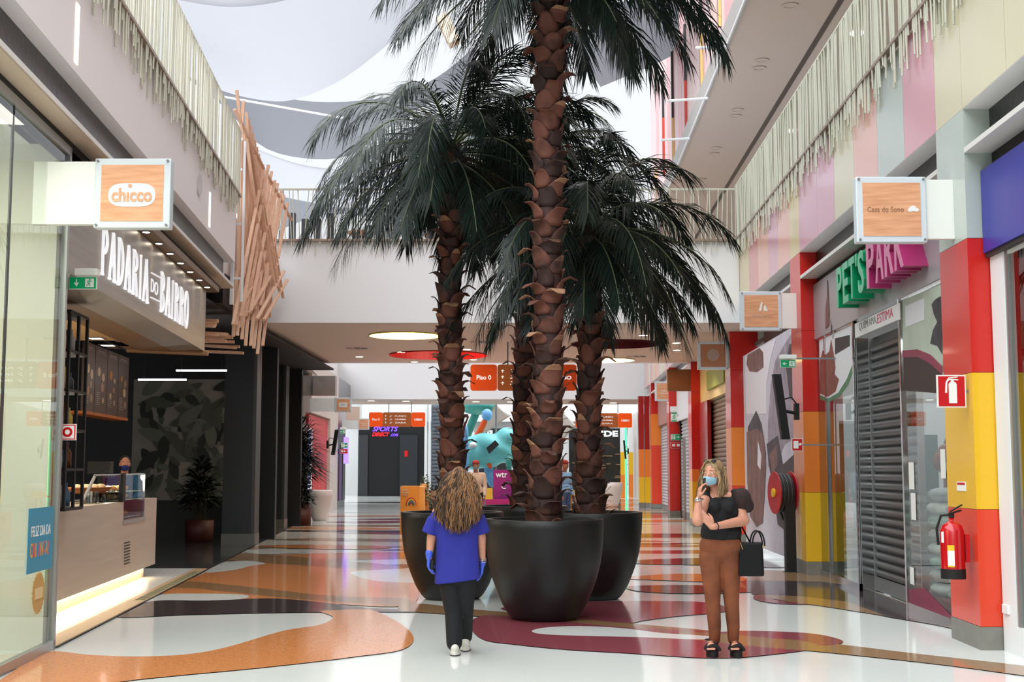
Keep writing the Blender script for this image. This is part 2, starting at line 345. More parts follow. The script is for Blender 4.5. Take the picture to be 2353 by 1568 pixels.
pillar(28.15, [(.21, 3), (1.26, 2), (2.53, 5), (3.79, 0), (4.64, 0)])
pillar(36.3, [(.21, 3), (1.26, 1), (1.6, 5), (2.53, 0), (3.79, 0), (4.64, 0)])
pillar(43.4, [(.21, 3), (1.27, 0), (2.53, 0), (3.79, 0), (5.03, 0)])
pillar(51.4, [(.21, 3), (1.27, 2), (2.53, 2), (3.79, 5), (5.03, 0)])
pillar(3.2, [(.21, 3), (1.27, 2), (2.53, 1), (3.79, 0), (5.03, 4)])
for x0, x1 in ((1467, 1479), (1480.5, 1492)):
    b = MB(); a, c = G(x0, 1167).x, G(x1, 1167).x
    for z0, z1, m in ((0, .21, 3), (.21, 1.26, 1), (1.26, 2.4, 5), (2.4, 4.6, 10)): b.box((a, 53.2, z0), (c, 53.5, z1 - .004), m)
    struct(b.build('wall_pillar', RM))
for s0, s1 in ((4.06, 11.86), (12.72, 19.97), (20.83, 26.6), (37.16, 43.4), (44.26, 51.4), (52.2, 55.5)):
    slab(RF, 'trim_2', [(s0, s1, 0, .5, 4.60, 4.65, 8), (s0, s1, .25, .62, 4.655, 5.023, 7), (s0, s1, .5, .62, 3.9, 4.6, 7), (s0, s1, .26, .5, 4.5, 4.6, 6)], RM)
# ---- first bridge with round ceiling recesses
from mathutils.geometry import tessellate_polygon
BZ = 4.64
def ceil_with_holes(name, x0, x1, y0, y1, z, holes, mats):
    pl = [[Vector((x0[0], y0, 0)), Vector((x1[0], y0, 0)), Vector((x1[1], y1, 0)), Vector((x0[1], y1, 0))]]
    for cx, cy, r in holes: pl.append([Vector((cx + r * cos(-2 * pi * k / 48), cy + r * sin(-2 * pi * k / 48), 0)) for k in range(48)])
    tri = tessellate_polygon(pl); b = MB(); flat = [q for p in pl for q in p]
    b.add([(q.x, q.y, z) for q in flat], [tuple(t) for t in tri])
    return struct(b.build(name, mats))
def hole(px0, px1, py, Y=None):
    c = G((px0 + px1) / 2, py, BZ); a = G(px0, py, BZ); e = G(px1, py, BZ); return (c.x, c.y, (e.x - a.x) / 2)
holes = [hole(848, 1013, 769.5), hole(868, 1150, 818), hole(1307, 1522, 790), hole(1334, 1462, 827)]
holes[1] = (holes[1][0], 34.0, 1.3); holes[2] = (holes[2][0], holes[2][1], 1.08); holes[3] = (holes[3][0], 35.6, .72); holes[0] = (holes[0][0], 28.9, .80)
hx0, hx1 = -5.17, 4.74; gx0, gx1 = XL + TL * 36.8, XR + TR * 36.8
ceil_with_holes('ceiling', (hx0 - .3, gx0 - .3), (hx1 + .6, gx1 + .6), 26.5, 36.8, BZ, holes, [M['ceil']])
RC = [mat('recess_yellow', (226, 206, 120), .6), mat('recess_red', (176, 24, 20), .5), mat('recess_maroon', (92, 16, 26), .6), mat('recess_cream', (240, 232, 190), .6)]
for i, (cx, cy, r) in enumerate(holes):
    b = MB(); hh = .42; b.lathe([(r, -.03), (r, hh), (0.001, hh)], (cx, cy, BZ), 48, 0); b.lathe([(r + .012, -.03), (r, -.03)], (cx, cy, BZ), 48, 0)
    o = b.build('ceiling_recess', [RC[i]]); struct(o); o['label'] = ['round yellow lit ceiling recess', 'round red ceiling recess', 'round maroon ceiling recess', 'round cream lit ceiling recess'][i]
    if i != 2:
        L = bpy.data.lights.new('cove', 'POINT'); L.energy = [90, 40, 0, 90][i]; L.color = (1, .9, .7) if i != 1 else (1, .75, .6); L.shadow_soft_size = .2
        lo = bpy.data.objects.new('cove', L); COL.objects.link(lo); lo.location = (cx + (0 if i != 1 else .6), cy, BZ + .22)
slab(lambda s, o, z: (s, o, z), 'wall_bridge', [(hx0, hx1, 26.5, 26.9, BZ + .003, 6.37), (gx0 + .1, gx1 - .05, 36.5, 36.82, BZ - .001, 6.37), (-8, 8, 26.9, 36.5, 6.2, 6.37)], [M['white']])
# ---- second bridge
kx0, kx1 = XL + TL * 55.7, XR + TR * 55.7
slab(lambda s, o, z: (s, o, z), 'wall_bridge', [(-12, 12, 55.7, 59.9, 4.6, 9.5)], [M['white']])
slab(lambda s, o, z: (s, o, z), 'ceiling', [(-12, 12, 55.72, 59.88, 4.585, 4.6)], [M['ceil']])
# ---- hall beyond, upper gallery, third-floor facade
slab(lambda s, o, z: (s, o, z), 'wall_back', [(-14, 14, 78, 78.4, 0, 12), (-14, -13.6, 56, 78, 0, 12), (14, 14.4, 56, 78, 0, 12)], [M['white']])
slab(RF, 'ceiling', [(-6, 62, 0.0, 7, 10.9, 11.35)], [M['ceil']])
slab(RF, 'trim_3', [(-6, 62, -.05, 0, 10.86, 11.5)], [mat('fascia_grey', (178, 172, 168), .5)])
slab(RF, 'trim_4', [(-6, 62, -.08, -.05, 10.86, 10.92)], [M['white']])
slab(RF, 'trim_5', [(-6, 62, 1.79, 1.91, 10.885, 10.9), (-6, 62, 1.84, 1.86, 10.88, 10.885)], [mat('slot_diffuser', (96, 84, 78), .6)])
slab(RF, 'wall_right', [(-6, 62, 6.5, 6.8, 6.37, 10.9)], [mat('gallery_wall', (206, 196, 186), .6)])
slab(RF, 'wall_right', [(40, 44, 6.3, 6.5, 6.37, 8.8), (30, 33, 6.3, 6.5, 6.37, 8.8)], [mat('gallery_door_brown', (120, 88, 76), .6)])
b = MB(RF); rs = random.Random(9); s = -4; U = [mat('upper_pink', (232, 178, 182), .4), mat('upper_pale_pink', (236, 206, 206), .4), mat('upper_yellow', (234, 206, 128), .4), mat('upper_cream', (236, 226, 190), .4), mat('upper_red', (220, 82, 66), .4), mat('upper_charcoal', (58, 56, 60), .4)]
while s < 53:
    w = rs.choice([.06, .1, .5, .9, 1.2]); k = rs.choice([2, 3, 4, 3, 0]) if w < .3 else rs.choice([0, 1, 1, 1, 0, 3])
    b.box((s, .25, 11.3), (min(s + w, 53), .5, 20.5), k); s += w
struct(b.build('wall_right', U))
s = 18
while s < 53:
    z0 = rs.choice([11.35, 13.2, 12.4]); b = MB(RF); b.box((s, .17, z0), (s + .1, .245, z0 + rs.choice([2.2, 4, 5])), 5); b.box((s - .015, .17, z0), (s, .245, z0 + 2.2), rs.choice([2, 4]))
    o = b.build('facade_fin', U); tag(o, 'dark upright fin on the pink striped facade above the gallery', 'fin', 'dark fins on the upper right facade'); s += rs.uniform(2.6, 4.5)
# shop ceilings, back walls
slab(RF, 'ceiling', [(-4, 60, .55, 7, 4.3, 4.4)], [mat('shop_ceiling', (120, 118, 115), .7)])
slab(RF, 'wall_right', [(12.72, 19.97, 3.6, 3.8, 0, 4.3)], [mat('pet_shop_back', (90, 104, 100), .7)])
slab(LF, 'ceiling', [(-4, 11.9, .1, 7, 4.66, 4.74)], [M['white']])
slab(LF, 'wall_left', [(-4, 11.9, 4.2, 4.4, 0, 4.66), (11.75, 11.9, .04, 4.2, 0, 4.66)], [mat('cream_shop_wall', (214, 212, 196), .7)])
# ================================================================ left side
def panel_fn(o, ux, uz, n):   # local (u, v, d) -> origin + u*ux + v*uz + d*n
    o, ux, uz, n = Vector(o), Vector(ux), Vector(uz), Vector(n)
    return lambda u, v, d: tuple(o + ux * u + uz * v + n * d)
# --- railings of leaning cream rods
def railing(name, xf, s0, s1, o, z0, z1, gap, label, drop=(.12, .5), lean=.05, inner=0, seed=1, rad=.014):
    rs = random.Random(seed); org = Vector(xf(s0, o, z0)); t = thing(name, label, 'railing', org)
    MB(xf).box((s0, o - .03, z1 - .03), (s1, o + .05, z1)).build('top_rail', M['rod'], t)
    MB(xf).box((s0, o - .05, z0 - .02), (s1, o + .04, z0 + .02)).build('bottom_rail', M['railm'], t)
    n = int((s1 - s0) / gap); rest = MB(xf); near = sorted(range(n), key=lambda i: abs(s0 + i * gap - max(14, s0)))[:98]; near = set(near)
    for i in range(n):
        s = s0 + i * gap + rs.uniform(-.3, .3) * gap; zb = z0 - rs.uniform(*drop); l = rs.uniform(-1, 1) * lean; off = o + rs.choice([-.035, -.02, .03])
        b = MB(xf) if i in near else rest
        b.tube([(s - l * .3, off, zb), (s + l, off, z1 - .02)], rad, 6)
        if i in near: b.build('rod', M['rod'], t)
    if rest.v: stuff(rest.build('rod', M['rod'], t))
    return t
railing('railing', LF, 9.5, 22.1, -.25, 6.37, 7.52, .062, 'dense railing of cream rods along the upper gallery on the left, over the bakery', seed=2, rad=.011)
railing('railing', RF, 9.5, 26.45, -.05, 6.37, 7.52, .058, 'dense railing of cream rods above the coloured panels on the right', lean=.09, seed=3, rad=.011)
railing('railing', lambda s, o, z: (s, 26.5 + o, z), -4.95, 4.7, -.06, 6.37, 7.47, .107, 'open railing of thin cream rods across the front of the footbridge', drop=(.02, .32), lean=.07, seed=5, rad=.011)
# --- light slots and round sign in the white wall
for (x, y0, y1) in ((178, 10, 152), (482, 443, 524)):
    a, c = WL(x, y0, -.2), WL(x, y1, -.2)
    sm = a.y; b = MB(LF); b.box((sm - .05, -.212, c.z), (sm + .05, -.2, a.z))
    tag(b.build('wall_light', mat('slot_glow', (255, 246, 222), .5, emit=1.2)), 'tall narrow lit slot in the white wall ' + ('at the upper left' if x < 300 else 'beside the timber slats'), 'light')
c = WL(456, 424, -.2); b = MB(); b.tube([(c.x - .01, c.y, c.z), (c.x + .02, c.y, c.z)], .16, 24)
tag(b.build('speaker_grille', mat('pale_disc', (196, 196, 194), .5)), 'small round pale disc on the white wall above the bakery', 'speaker')
# --- shop window at the far left
t = thing('shop_window', 'large glazed shop window with aluminium frame at the far left', 'window', LF(4, 0, 0))
b = MB(LF); b.box((-4, -.03, 0), (11.93, .03, .09)); b.box((-4, -.03, 4.58), (11.93, .03, 4.66)); b.box((11.86, -.03, 0), (11.93, .03, 4.66)); b.build('window_frame', M['alu'], t)
b = MB(LF); b.box((11.93, -.01, 0), (12.0, .6, 4.66)); b.box((-4, .03, 4.50), (11.86, .05, 4.58)); b.build('jamb', M['black'], t)
g = MB(LF); g.box((-3.9, -.006, .09), (11.86, .006, 4.58)); g.build('glass_pane', M['glass'], t)
b = MB(LF); b.box((10.2, -.012, .09), (10.215, .012, 4.58)); b.box((7.2, -.012, .09), (7.215, .012, 4.58)); b.build('glass_joint', M['dgrey'], t)
p = thing('window_poster', 'blue poster with greeting lettering stuck on the shop window', 'poster', LF(11.3, 0, 1))
a, c = WL(65, 1170, -.01), WL(118, 1305, -.01); lp = lambda u, v, d: LF(a.y + u, -.012 - d, c.z + v); wp, hp = c.y - a.y, a.z - c.z
MB().prism([(0, 0), (wp, 0), (wp, hp), (0, hp)], lp, 0, .004).build('sheet', mat('poster_blue', (52, 142, 176), .5), p)
MB().text('FELIZ DIA DA', lambda u, v, d: lp(u + wp * .12, v + hp * .56, .004 + d), wp * .76, hp * .16, .002).build('lettering', M['paper'], p)
b = MB()
for i, ch in enumerate('CRIANÇA!'): b.text(ch, lambda u, v, d, i=i: lp(u + wp * (.1 + .1 * i), v + hp * .24, .004 + d), wp * (.03 if ch in 'I!' else .085), hp * .22, .002, i % 4)
b.build('lettering', [mat('pl1', (224, 170, 60), .5), mat('pl2', (214, 90, 60), .5), mat('pl3', (226, 150, 50), .5), mat('pl4', (200, 80, 110), .5)], p)
a, c = WL(74, 1318, -.01), WL(100, 1408, -.01); b = MB(); cy, cz, ry, rz = (a.y + c.y) / 2, (a.z + c.z) / 2, (c.y - a.y) / 2, (a.z - c.z) / 2
pts = [(cos(k * pi / 24) * (1 if k % 2 else .9), sin(k * pi / 24) * (1 if k % 2 else .9)) for k in range(48)]
b.prism(pts, lambda u, v, d: LF(cy + u * ry, -.012 - d, cz + v * rz), 0, .003)
bb = MB(); bb.prism([(-.6, -.25), (.6, -.25), (.6, .25), (-.6, .25)], lambda u, v, d: LF(cy + u * ry, -.016 - d, cz + v * rz), 0, .003, 0)
k = thing('window_sticker', 'round gold scalloped sticker low on the shop window', 'sticker', LF(cy, 0, cz)); b.build('seal', mat('gold_sticker', (190, 152, 78), .4), k); bb.build('band', mat('gold_pale', (216, 200, 150), .5), k)
# inside the left shop
b = MB(LF); b.box((6, 1.2, 0), (8.4, 1.9, .9)); o = b.build('display_table', M['white'], bevel=.01); tag(o, 'low white display table inside the left shop window', 'table')
for i, (s, oo) in enumerate(((8.6, 2.6), (9.9, 2.9), (11.0, 2.5))):
    b = MB(LF); b.box((s, oo, 0), (s + .8, oo + .4, 2.2 - .2 * i)); tag(b.build('display_shelf', [M['white'], M['paper'], PM['c']][i]), 'pale display unit inside the left shop, ' + ['nearest', 'middle', 'next to the cafe wall'][i], 'shelf')
for i in range(3):
    b = MB(LF); b.box((4 + 2.4 * i, 1.6, 4.62), (4.3 + 2.4 * i, 2.6, 4.659)); tag(b.build('ceiling_lamp', mat('soft_lamp', (255, 244, 220), .5, emit=5)), 'ceiling light inside the left shop', 'light', 'ceiling lights of the left shop')
L = bpy.data.lights.new('shop', 'AREA'); L.energy = 190; L.size = 5; L.color = (1, .97, .85); lo = bpy.data.objects.new('shop', L); COL.objects.link(lo); lo.location = LF(8, 2.2, 4.5)
def wall_x(x, Y): return (XL + TL * Y if Y < 37 else -5.164 - .033 * Y) if x < 0 else XR + TR * Y
# --- projecting blade signs: wooden plate behind frosted acrylic on a white arm
def blade(side, px0, px1, py0, py1, Y, arm, label, art=None, woodc=None, frostc=None):
    a = P(px0, py0, Y); c = P(px1, py1, Y); w, h = c.x - a.x, a.z - c.z
    t = thing('projecting_sign', label, 'sign', (a.x, Y, c.z))
    f = panel_fn((a.x, Y, c.z), (1, 0, 0), (0, 0, 1), (0, -1, 0)); m = w * .09
    MB().box((a.x, Y, c.z), (c.x, Y + .12, a.z)).build('box', frostc or M['frost'], t, bevel=.01)
    MB().prism([(m, m), (w - m, m), (w - m, h - m), (m, h - m)], f, 0, .006).build('wood_plate', woodc or M['wsign'], t); plate = COL.objects[-1]
    b = MB()
    for u, v in ((.04, .04), (.96, .04), (.04, .96), (.96, .96)): b.tube([f(u * w, v * h, 0), f(u * w, v * h, .02)], .011, 8)
    b.build('screws', M['grey'], t)
    if arm: b = MB(); wx = wall_x(a.x, Y); x0, x1 = (min(wx, a.x - .02), a.x) if side == 'L' and Y > 20 else ((a.x - arm, a.x) if side == 'L' else (c.x, max(c.x + .02, wx))); b.box((x0, Y + .02, c.z + h * .06), (x1, Y + .1, a.z - h * .04)); b.build('arm', M['signwhite'], t)
    if art: art(plate, f, w, h)
    return t
def art_ch(t, f, w, h):
    pts = [(sin(q) * abs(sin(q)) ** -.45 if abs(sin(q)) > 1e-6 else 0, cos(q) * abs(cos(q)) ** -.2 if abs(cos(q)) > 1e-6 else 0) for q in [k * 2 * pi / 40 for k in range(40)]]
    MB().prism([(w * .5 + x * w * .31, h * .47 + y * h * .17) for x, y in pts], f, .006, .010).build('plaque', mat('plaque', (210, 216, 220), .4), t)
    b = MB(); b.text('chıcco', lambda u, v, d: f(w * .235 + u, h * .37 + v, .010 + d), w * .53, h * .2, .006, bold=.025); b.tube([f(w * .475, h * .60, .008), f(w * .475, h * .60, .016)], w * .024, 14)
    b.build('lettering', M['wsign'], t)
s0 = 11.2
blade('L', 219, 389, 364, 524, s0, .55, 'square wooden sign in a frosted frame projecting beside the shop window at the left', art_ch)
def art_cs(t, f, w, h):
    MB().text('Casa do Sono', lambda u, v, d: f(w * .15 + u, h * .46 + v, .006 + d), w * .52, h * .08, .004).build('lettering', mat('cs', (150, 110, 86), .4), t)
    b = MB()
    for k_, (x, z, r) in enumerate(((.76, .49, .035), (.80, .51, .05), (.85, .49, .035))): b.prism([(w * (x + r * cos(pi * j / 8)), h * z + w * r * sin(pi * j / 8) * .8) for j in range(16)], f, .006, .009 + .001 * k_)
    b.build('cloud_mark', M['paper'], t)
blade('R', 1966, 2132, 406, 557, 12.2, .36, 'square wooden sign with a small white cloud, projecting at the right', art_cs)
def art_tw(t, f, w, h):
    b = MB(); b.prism([(.5 * w, .50 * h), (.44 * w, .50 * h), (.50 * w, .72 * h), (.54 * w, .72 * h)], f, .006, .01); b.prism([(.56 * w, .50 * h), (.66 * w, .50 * h), (.60 * w, .66 * h), (.56 * w, .6 * h)], f, .006, .01); b.build('emblem', M['paper'], t)
    MB().box((0, 0, 0), (0, 0, 0)) ; b = MB(); b.text('TERRAPETS', lambda u, v, d: f(w * .25 + u, h * .32 + v, .006 + d), w * .5, h * .07, .003) ; b.build('lettering', mat('tw', (190, 150, 126), .4), t)
blade('R', 1701, 1797, 670, 760, 20.3, .26, 'wooden sign with a pale emblem, projecting by the second red pillar', art_tw)
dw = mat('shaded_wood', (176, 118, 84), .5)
def art_circ(t, f, w, h):
    b = MB(); b.tube([f(w * .5, h * .52, .006), f(w * .5, h * .52, .01)], w * .2, 24); b.build('emblem', mat('dull_circle', (176, 150, 136), .5), t)
blade('R', 1603, 1674, 785, 850, 28.2, .2, 'shaded wooden sign with a round emblem under the footbridge', art_circ, dw)
blade('R', 1533, 1590, 849, 899, 36.35, .15, 'dark wooden sign hanging behind the one with the round emblem', None, mat('brown_wood', (130, 78, 50), .5), mat('tan_frame', (120, 84, 60), .5))
def art_lines(t, f, w, h):
    b = MB(); b.prism([(.3 * w, .5 * h), (.8 * w, .5 * h), (.8 * w, .53 * h), (.3 * w, .53 * h)], f, .006, .01); b.prism([(.3 * w, .38 * h), (.7 * w, .38 * h), (.7 * w, .41 * h), (.3 * w, .41 * h)], f, .006, .01); b.build('lettering', M['paper'], t)
blade('R', 1505, 1551, 877, 922, 43.5, .2, 'light wooden sign beside a red pillar beyond the footbridge', art_lines)
def art_z(t, f, w, h):
    MB().prism([(.24 * w, .34 * h), (.76 * w, .34 * h), (.76 * w, .66 * h), (.24 * w, .66 * h)], f, .006, .01).build('plaque', M['paper'], t)
    MB().text('ZIPPY', lambda u, v, d: f(w * .34 + u, h * .46 + v, .01 + d), w * .32, h * .09, .003).build('lettering', M['grey'], t)
blade('L', 770, 807, 914, 948, 41.5, .3, 'small wooden sign with a white plaque on the left beyond the footbridge', art_z)
blade('L', 823, 848, 962, 988, 52, .1, 'smallest wooden sign on the left, next to the orange directory', art_lines)
b = MB(); a, c = P(719, 864, 37.6), P(770, 909, 37.6); b.box((a.x, 37.6, c.z), (c.x, 38.0, a.z)); b.box((a.x - .5, 37.7, c.z), (a.x, 37.9, a.z), 0)
tag(b.build('projecting_sign', mat('grey_sign', (172, 172, 170), .5, noise=.1, nscale=4)), 'blank grey box sign on the left beyond the footbridge', 'sign')
b = MB(); a, c = P(794, 935, 47), P(825, 966, 47); b.box((a.x, 47, c.z), (c.x, 47.2, a.z))
tag(b.build('projecting_sign', mat('beige_sign', (200, 186, 170), .5)), 'beige box sign between two wooden signs on the left', 'sign')
# --- emergency and fire signs
def attach(t, x0, x1, z, Y, m=None, th=.012):      # short bracket from a sign to the wall behind or beside it
    wx = wall_x(x0, Y); e = x0 if x0 < 0 else x1; wx += 0 if x0 < 0 else .0
    if (x0 < 0 and x0 > wx + .01) or (x0 > 0 and x1 < wx - .01): wx += .235 if x0 > 0 and Y < 30 else 0; MB().box((min(e, wx), Y + .02, z - th), (max(e, wx), Y + .05, z + th)).build('bracket', m or M['grey'], t)
def man(f, cx, cz, k, b, m):          # running figure
    b.tube([f(cx + .02 * k, cz + .32 * k, .002), f(cx + .02 * k, cz + .32 * k, .005)], .075 * k, 10, m)
    for q in ([(0, .22), (-.06, .0), (.0, -.02)], [(-.04, .02), (.08, -.12), (.02, -.34)], [(-.05, .0), (-.12, -.2), (-.28, -.26)], [(0, .2), (.16, .12), (.24, .2)], [(0, .2), (-.16, .16), (-.22, .02)]):
        b.tube([f(cx + x * k, cz + z * k, .004) for x, z in q], .035 * k, 6, m)
def exit_sign(px0, px1, py0, py1, Y, label, arrow='down', left_arrow=True, housing=True):
    a = P(px0, py0, Y); c = P(px1, py1, Y); w, h = c.x - a.x, a.z - c.z; f = panel_fn((a.x, Y, c.z), (1, 0, 0), (0, 0, 1), (0, -1, 0))
    t = thing('exit_sign', label, 'sign', (a.x, Y, c.z))
    MB().box((a.x, Y, c.z), (c.x, Y + .015, a.z)).build('panel', M['paper'], t)
    g = MB(); m = h * .05; g.prism([(m, m), (w - m, m), (w - m, h - m), (m, h - m)], f, 0, .003); gf = g.build('green_field', M['green'], t)
    p = MB(); ax, mx = (w * .27, w * .74) if left_arrow else (w * .74, w * .27); p.prism([(mx - h * .34, h * .16), (mx + h * .34, h * .16), (mx + h * .34, h * .84), (mx - h * .34, h * .84)], f, .003, .005, 0)
    d = {'down': (0, -1), 'left': (-1, 0), 'right': (1, 0), 'up': (0, 1)}[arrow]; L = h * .3; q = (-d[1], d[0])
    A = [(-1, .12), (.1, .12), (-.25, .5), (.1, .55), (1, 0), (.1, -.55), (-.25, -.5), (.1, -.12), (-1, -.12)]
    p.prism([(ax + (u * d[0] + v * q[0]) * L, h * .5 + (u * d[1] + v * q[1]) * L) for u, v in A], f, .003, .005); p.build('arrow', M['paper'], gf)
    r = MB(); man(lambda u, v, dd: f(u, v, dd + .004), mx, h * .5, h * .8, r, 0); r.build('running_figure', M['green'], gf)
    attach(t, a.x, c.x, a.z + .02, Y)
    if housing: b = MB(); b.box((a.x - w * .03, Y - .03, a.z + .01), (c.x + w * .03, Y + .07, a.z + h * .62)); b.build('housing', M['signwhite'], t, bevel=.006)
    return t
exit_sign(159, 222, 636, 665, 12.3, 'green and white exit sign with a down arrow, hung at the shop window edge', 'down')
exit_sign(1793, 1829, 827, 845, 18.6, 'green exit sign with a left arrow in front of the mural on the right', 'left')
exit_sign(1541, 1572, 948, 970, 43.36, 'small green exit sign below the dark wooden sign on the red pillar', 'right', False)
exit_sign(1541, 1564, 998, 1012, 43.36, 'green running man exit sign on the red pillar, above the red hose sign', 'right', False, False)
exit_sign(1567, 1587, 936, 948, 43.2, 'tiny green exit sign with a down arrow right of the black speaker', 'down')
exit_sign(782, 795, 988, 997, 50, 'tiny green exit sign on the far left wall', 'left')
exit_sign(784, 799, 1018, 1030, 50, 'tiny green running man sign on the far left wall, the lower one', 'right', False, False)
def fire_sign(px0, px1, py0, py1, Y, label, kind):
    a = P(px0, py0, Y); c = P(px1, py1, Y); w, h = c.x - a.x, a.z - c.z; f = panel_fn((a.x, Y, c.z), (1, 0, 0), (0, 0, 1), (0, -1, 0))
    t = thing('fire_sign', label, 'sign', (a.x, Y, c.z)); MB().box((a.x, Y, c.z), (c.x, Y + .02, a.z)).build('panel', M['paper'], t)
    attach(t, a.x, c.x, (a.z + c.z) / 2, Y); m = h * .04; MB().prism([(m, m), (w - m, m), (w - m, h - m), (m, h - m)], f, 0, .003).build('red_field', M['red'], t); rf_ = COL.objects[-1]; b = MB(); g = lambda u, v, d: f(u * w, v * h, d)
    if kind == 'ext':
        b.prism([(.4, .13), (.68, .13), (.68, .72), (.62, .79), (.46, .79), (.4, .72)], g, .003, .006); b.prism([(.48, .79), (.58, .79), (.58, .85), (.48, .85)], g, .003, .006); b.prism([(.46, .85), (.74, .83), (.74, .86), (.46, .89)], g, .003, .006); b.prism([(.44, .90), (.72, .92), (.72, .95), (.40, .92)], g, .003, .006); b.prism([(.40, .92), (.46, .86), (.36, .78), (.30, .78)], g, .003, .006); b.prism([(.30, .78), (.36, .78), (.34, .45), (.27, .45)], g, .003, .006)
    elif kind == 'hose':
        b.prism([(.15, .2), (.6, .2), (.6, .8), (.15, .8)], g, .003, .006); b.tube([g(.78, .55, .003), g(.78, .55, .006)], w * .12, 14); b.prism([(.6, .45), (.7, .45), (.7, .55), (.6, .55)], g, .003, .006)
    elif kind == 'ring':
        b.prism([(.1, .1), (.9, .1), (.9, .9), (.1, .9)], g, .003, .005); b.tube([g(.5, .5, .005), g(.5, .5, .008)], w * .3, 20, 1); b.tube([g(.5, .5, .008), g(.5, .5, .010)], w * .15, 16)
    else: b.prism([(.1, .3), (.3, .3), (.3, .7), (.1, .7)], g, .003, .006); b.prism([(.4, .3), (.6, .3), (.6, .7), (.4, .7)], g, .003, .006); b.prism([(.68, .45), (.92, .45), (.92, .55), (.68, .55)], g, .003, .006)
    b.build('pictogram', [M['paper'], M['red']], rf_); return t
fire_sign(2152, 2221, 862, 937, 11.95, 'red fire extinguisher sign on the yellow pillar at the right', 'ext')
fire_sign(1819, 1845, 1008, 1037, 18.9, 'red fire hose sign beside the second pillar', 'hose')
fire_sign(1541, 1576, 1016, 1031, 43.36, 'wide red hose sign below the running man sign', 'wide')
fire_sign(1577, 1589, 1043, 1055, 43.2, 'small red ring sign low beside the far pillar', 'ring')
fire_sign(137, 174, 975, 1012, 12.05, 'white sign with a red ring and frame at the shop window edge', 'ring')
fire_sign(783, 799, 1032, 1043, 50, 'tiny red sign on the far left wall under the green one', 'wide')
fire_sign(664 + 40, 711, 1019, 1030, 41, 'small dark red ring sign beside the blue striped column', 'ring')
zt0 = .0142; mat('label_y', (176, 168, 122), .5)
# ================================================================ bakery, lounge and timber slats on the left
t = thing('bakery_sign', 'long steel bakery sign box with white capital lettering', 'sign', LF(16, 0, 3.5))
b = MB(LF); b.box((12.02, 0, 3.49), (20.3, .5, 4.46)); b.build('sign_box', M['steel'], t)
b = MB(LF); b.box((12.02, .5, 3.49), (20.3, 1.0, 3.64)); b.box((12.02, 1.0, 3.56), (20.3, 1.1, 3.7)); b.build('beam', mat('brown_beam', (120, 92, 66), .5), t)
def serif_word(word, s_start, s_end, z0, z1, b):
    W_ = {'P': .8, 'A': .95, 'D': .9, 'R': .9, 'I': .45, 'B': .85, 'O': .95}; tot = sum(W_[c] for c in word) + .3 * len(word); k = (s_end - s_start) / tot; x = s_start; h = z1 - z0; st = .17; th = .09
    fn = lambda u, v, d: LF(u, -.0 - d, v)
    for c in word:
        w = W_[c] * k; X = lambda a: x + a * w; Z = lambda a: z0 + a * h; q = lambda *p: b.prism([(X(u), Z(v)) for u, v in p], fn, .004, .028)
        sf = .045
        def stem(a): q((a, 0), (a + st, 0), (a + st, 1), (a, 1)); q((a - .08, 0), (a + st + .08, 0), (a + st + .08, sf), (a - .08, sf)); q((a - .08, 1 - sf), (a + st + .08, 1 - sf), (a + st + .08, 1), (a - .08, 1))
        def bowl(x0, z_0, z_1, wd):
            n = 12; o_ = [(x0 + (wd) * sin(pi * i / n), (z_0 + z_1) / 2 - (z_1 - z_0) / 2 * cos(pi * i / n)) for i in range(n + 1)]
            i_ = [(x0 + (wd - st) * sin(pi * i / n), (z_0 + z_1) / 2 - ((z_1 - z_0) / 2 - .045) * cos(pi * i / n)) for i in range(n + 1)]
            for i in range(n): q(o_[i], o_[i + 1], i_[i + 1], i_[i])
        if c == 'I': stem(.5 - st)
        elif c == 'P': stem(.08); bowl(.2, .42, 1, .78)
        elif c == 'R': stem(.08); bowl(.2, .5, 1, .7); q((.42, .5), (.62, .5), (1.02, 0), (.8, 0))
        elif c == 'B': stem(.08); bowl(.2, .5, 1, .68); bowl(.2, 0, .52, .76)
        elif c == 'D': stem(.08); bowl(.2, 0, 1, .78)
        elif c == 'A': q((.0, 0), (.1, 0), (.52, 1), (.42, 1)); q((.42, 1), (.62, 1), (.98, 0), (.76, 0)); q((.2, .3), (.8, .3), (.8, .36), (.2, .36)); q((-.08, 0), (.22, 0), (.22, sf), (-.08, sf)); q((.66, 0), (1.06, 0), (1.06, sf), (.66, sf))
        elif c == 'O':
            n = 24; o_ = [(.5 + .5 * sin(2 * pi * i / n), .5 - .52 * cos(2 * pi * i / n)) for i in range(n)]; i_ = [(.5 + .32 * sin(2 * pi * i / n), .5 - .46 * cos(2 * pi * i / n)) for i in range(n)]
            for i in range(n): q(o_[i], o_[(i + 1) % n], i_[(i + 1) % n], i_[i])
        x += w + .3 * k
zz = lambda px, py: WL(px, py).z
b = MB(); serif_word('PADARIA', WL(229, 640).y, WL(342, 640).y, 3.66, 4.19, b); b.build('lettering', M['letterglow'], t)  # white letters lit from the soffit; added emission brightens them further
b = MB(); serif_word('BAIRRO', WL(366, 680).y, WL(433, 700).y, 3.66, 4.19, b); b.build('lettering', M['letterglow'], t)
b = MB(); d0, d1 = WL(346, 640).y, WL(361, 680).y; b.text('DO', lambda u, v, d: LF(d0 + u, -.004 - d, 3.84 + v), d1 - d0, .17, .01)
[b.box((LF(d0, 0, 0)[0], d0, z_), (LF(d0, 0, 0)[0] + .015, d1, z_ + .015)) for z_ in (4.07, 3.76)]; b.build('lettering', M['letterglow'], t)
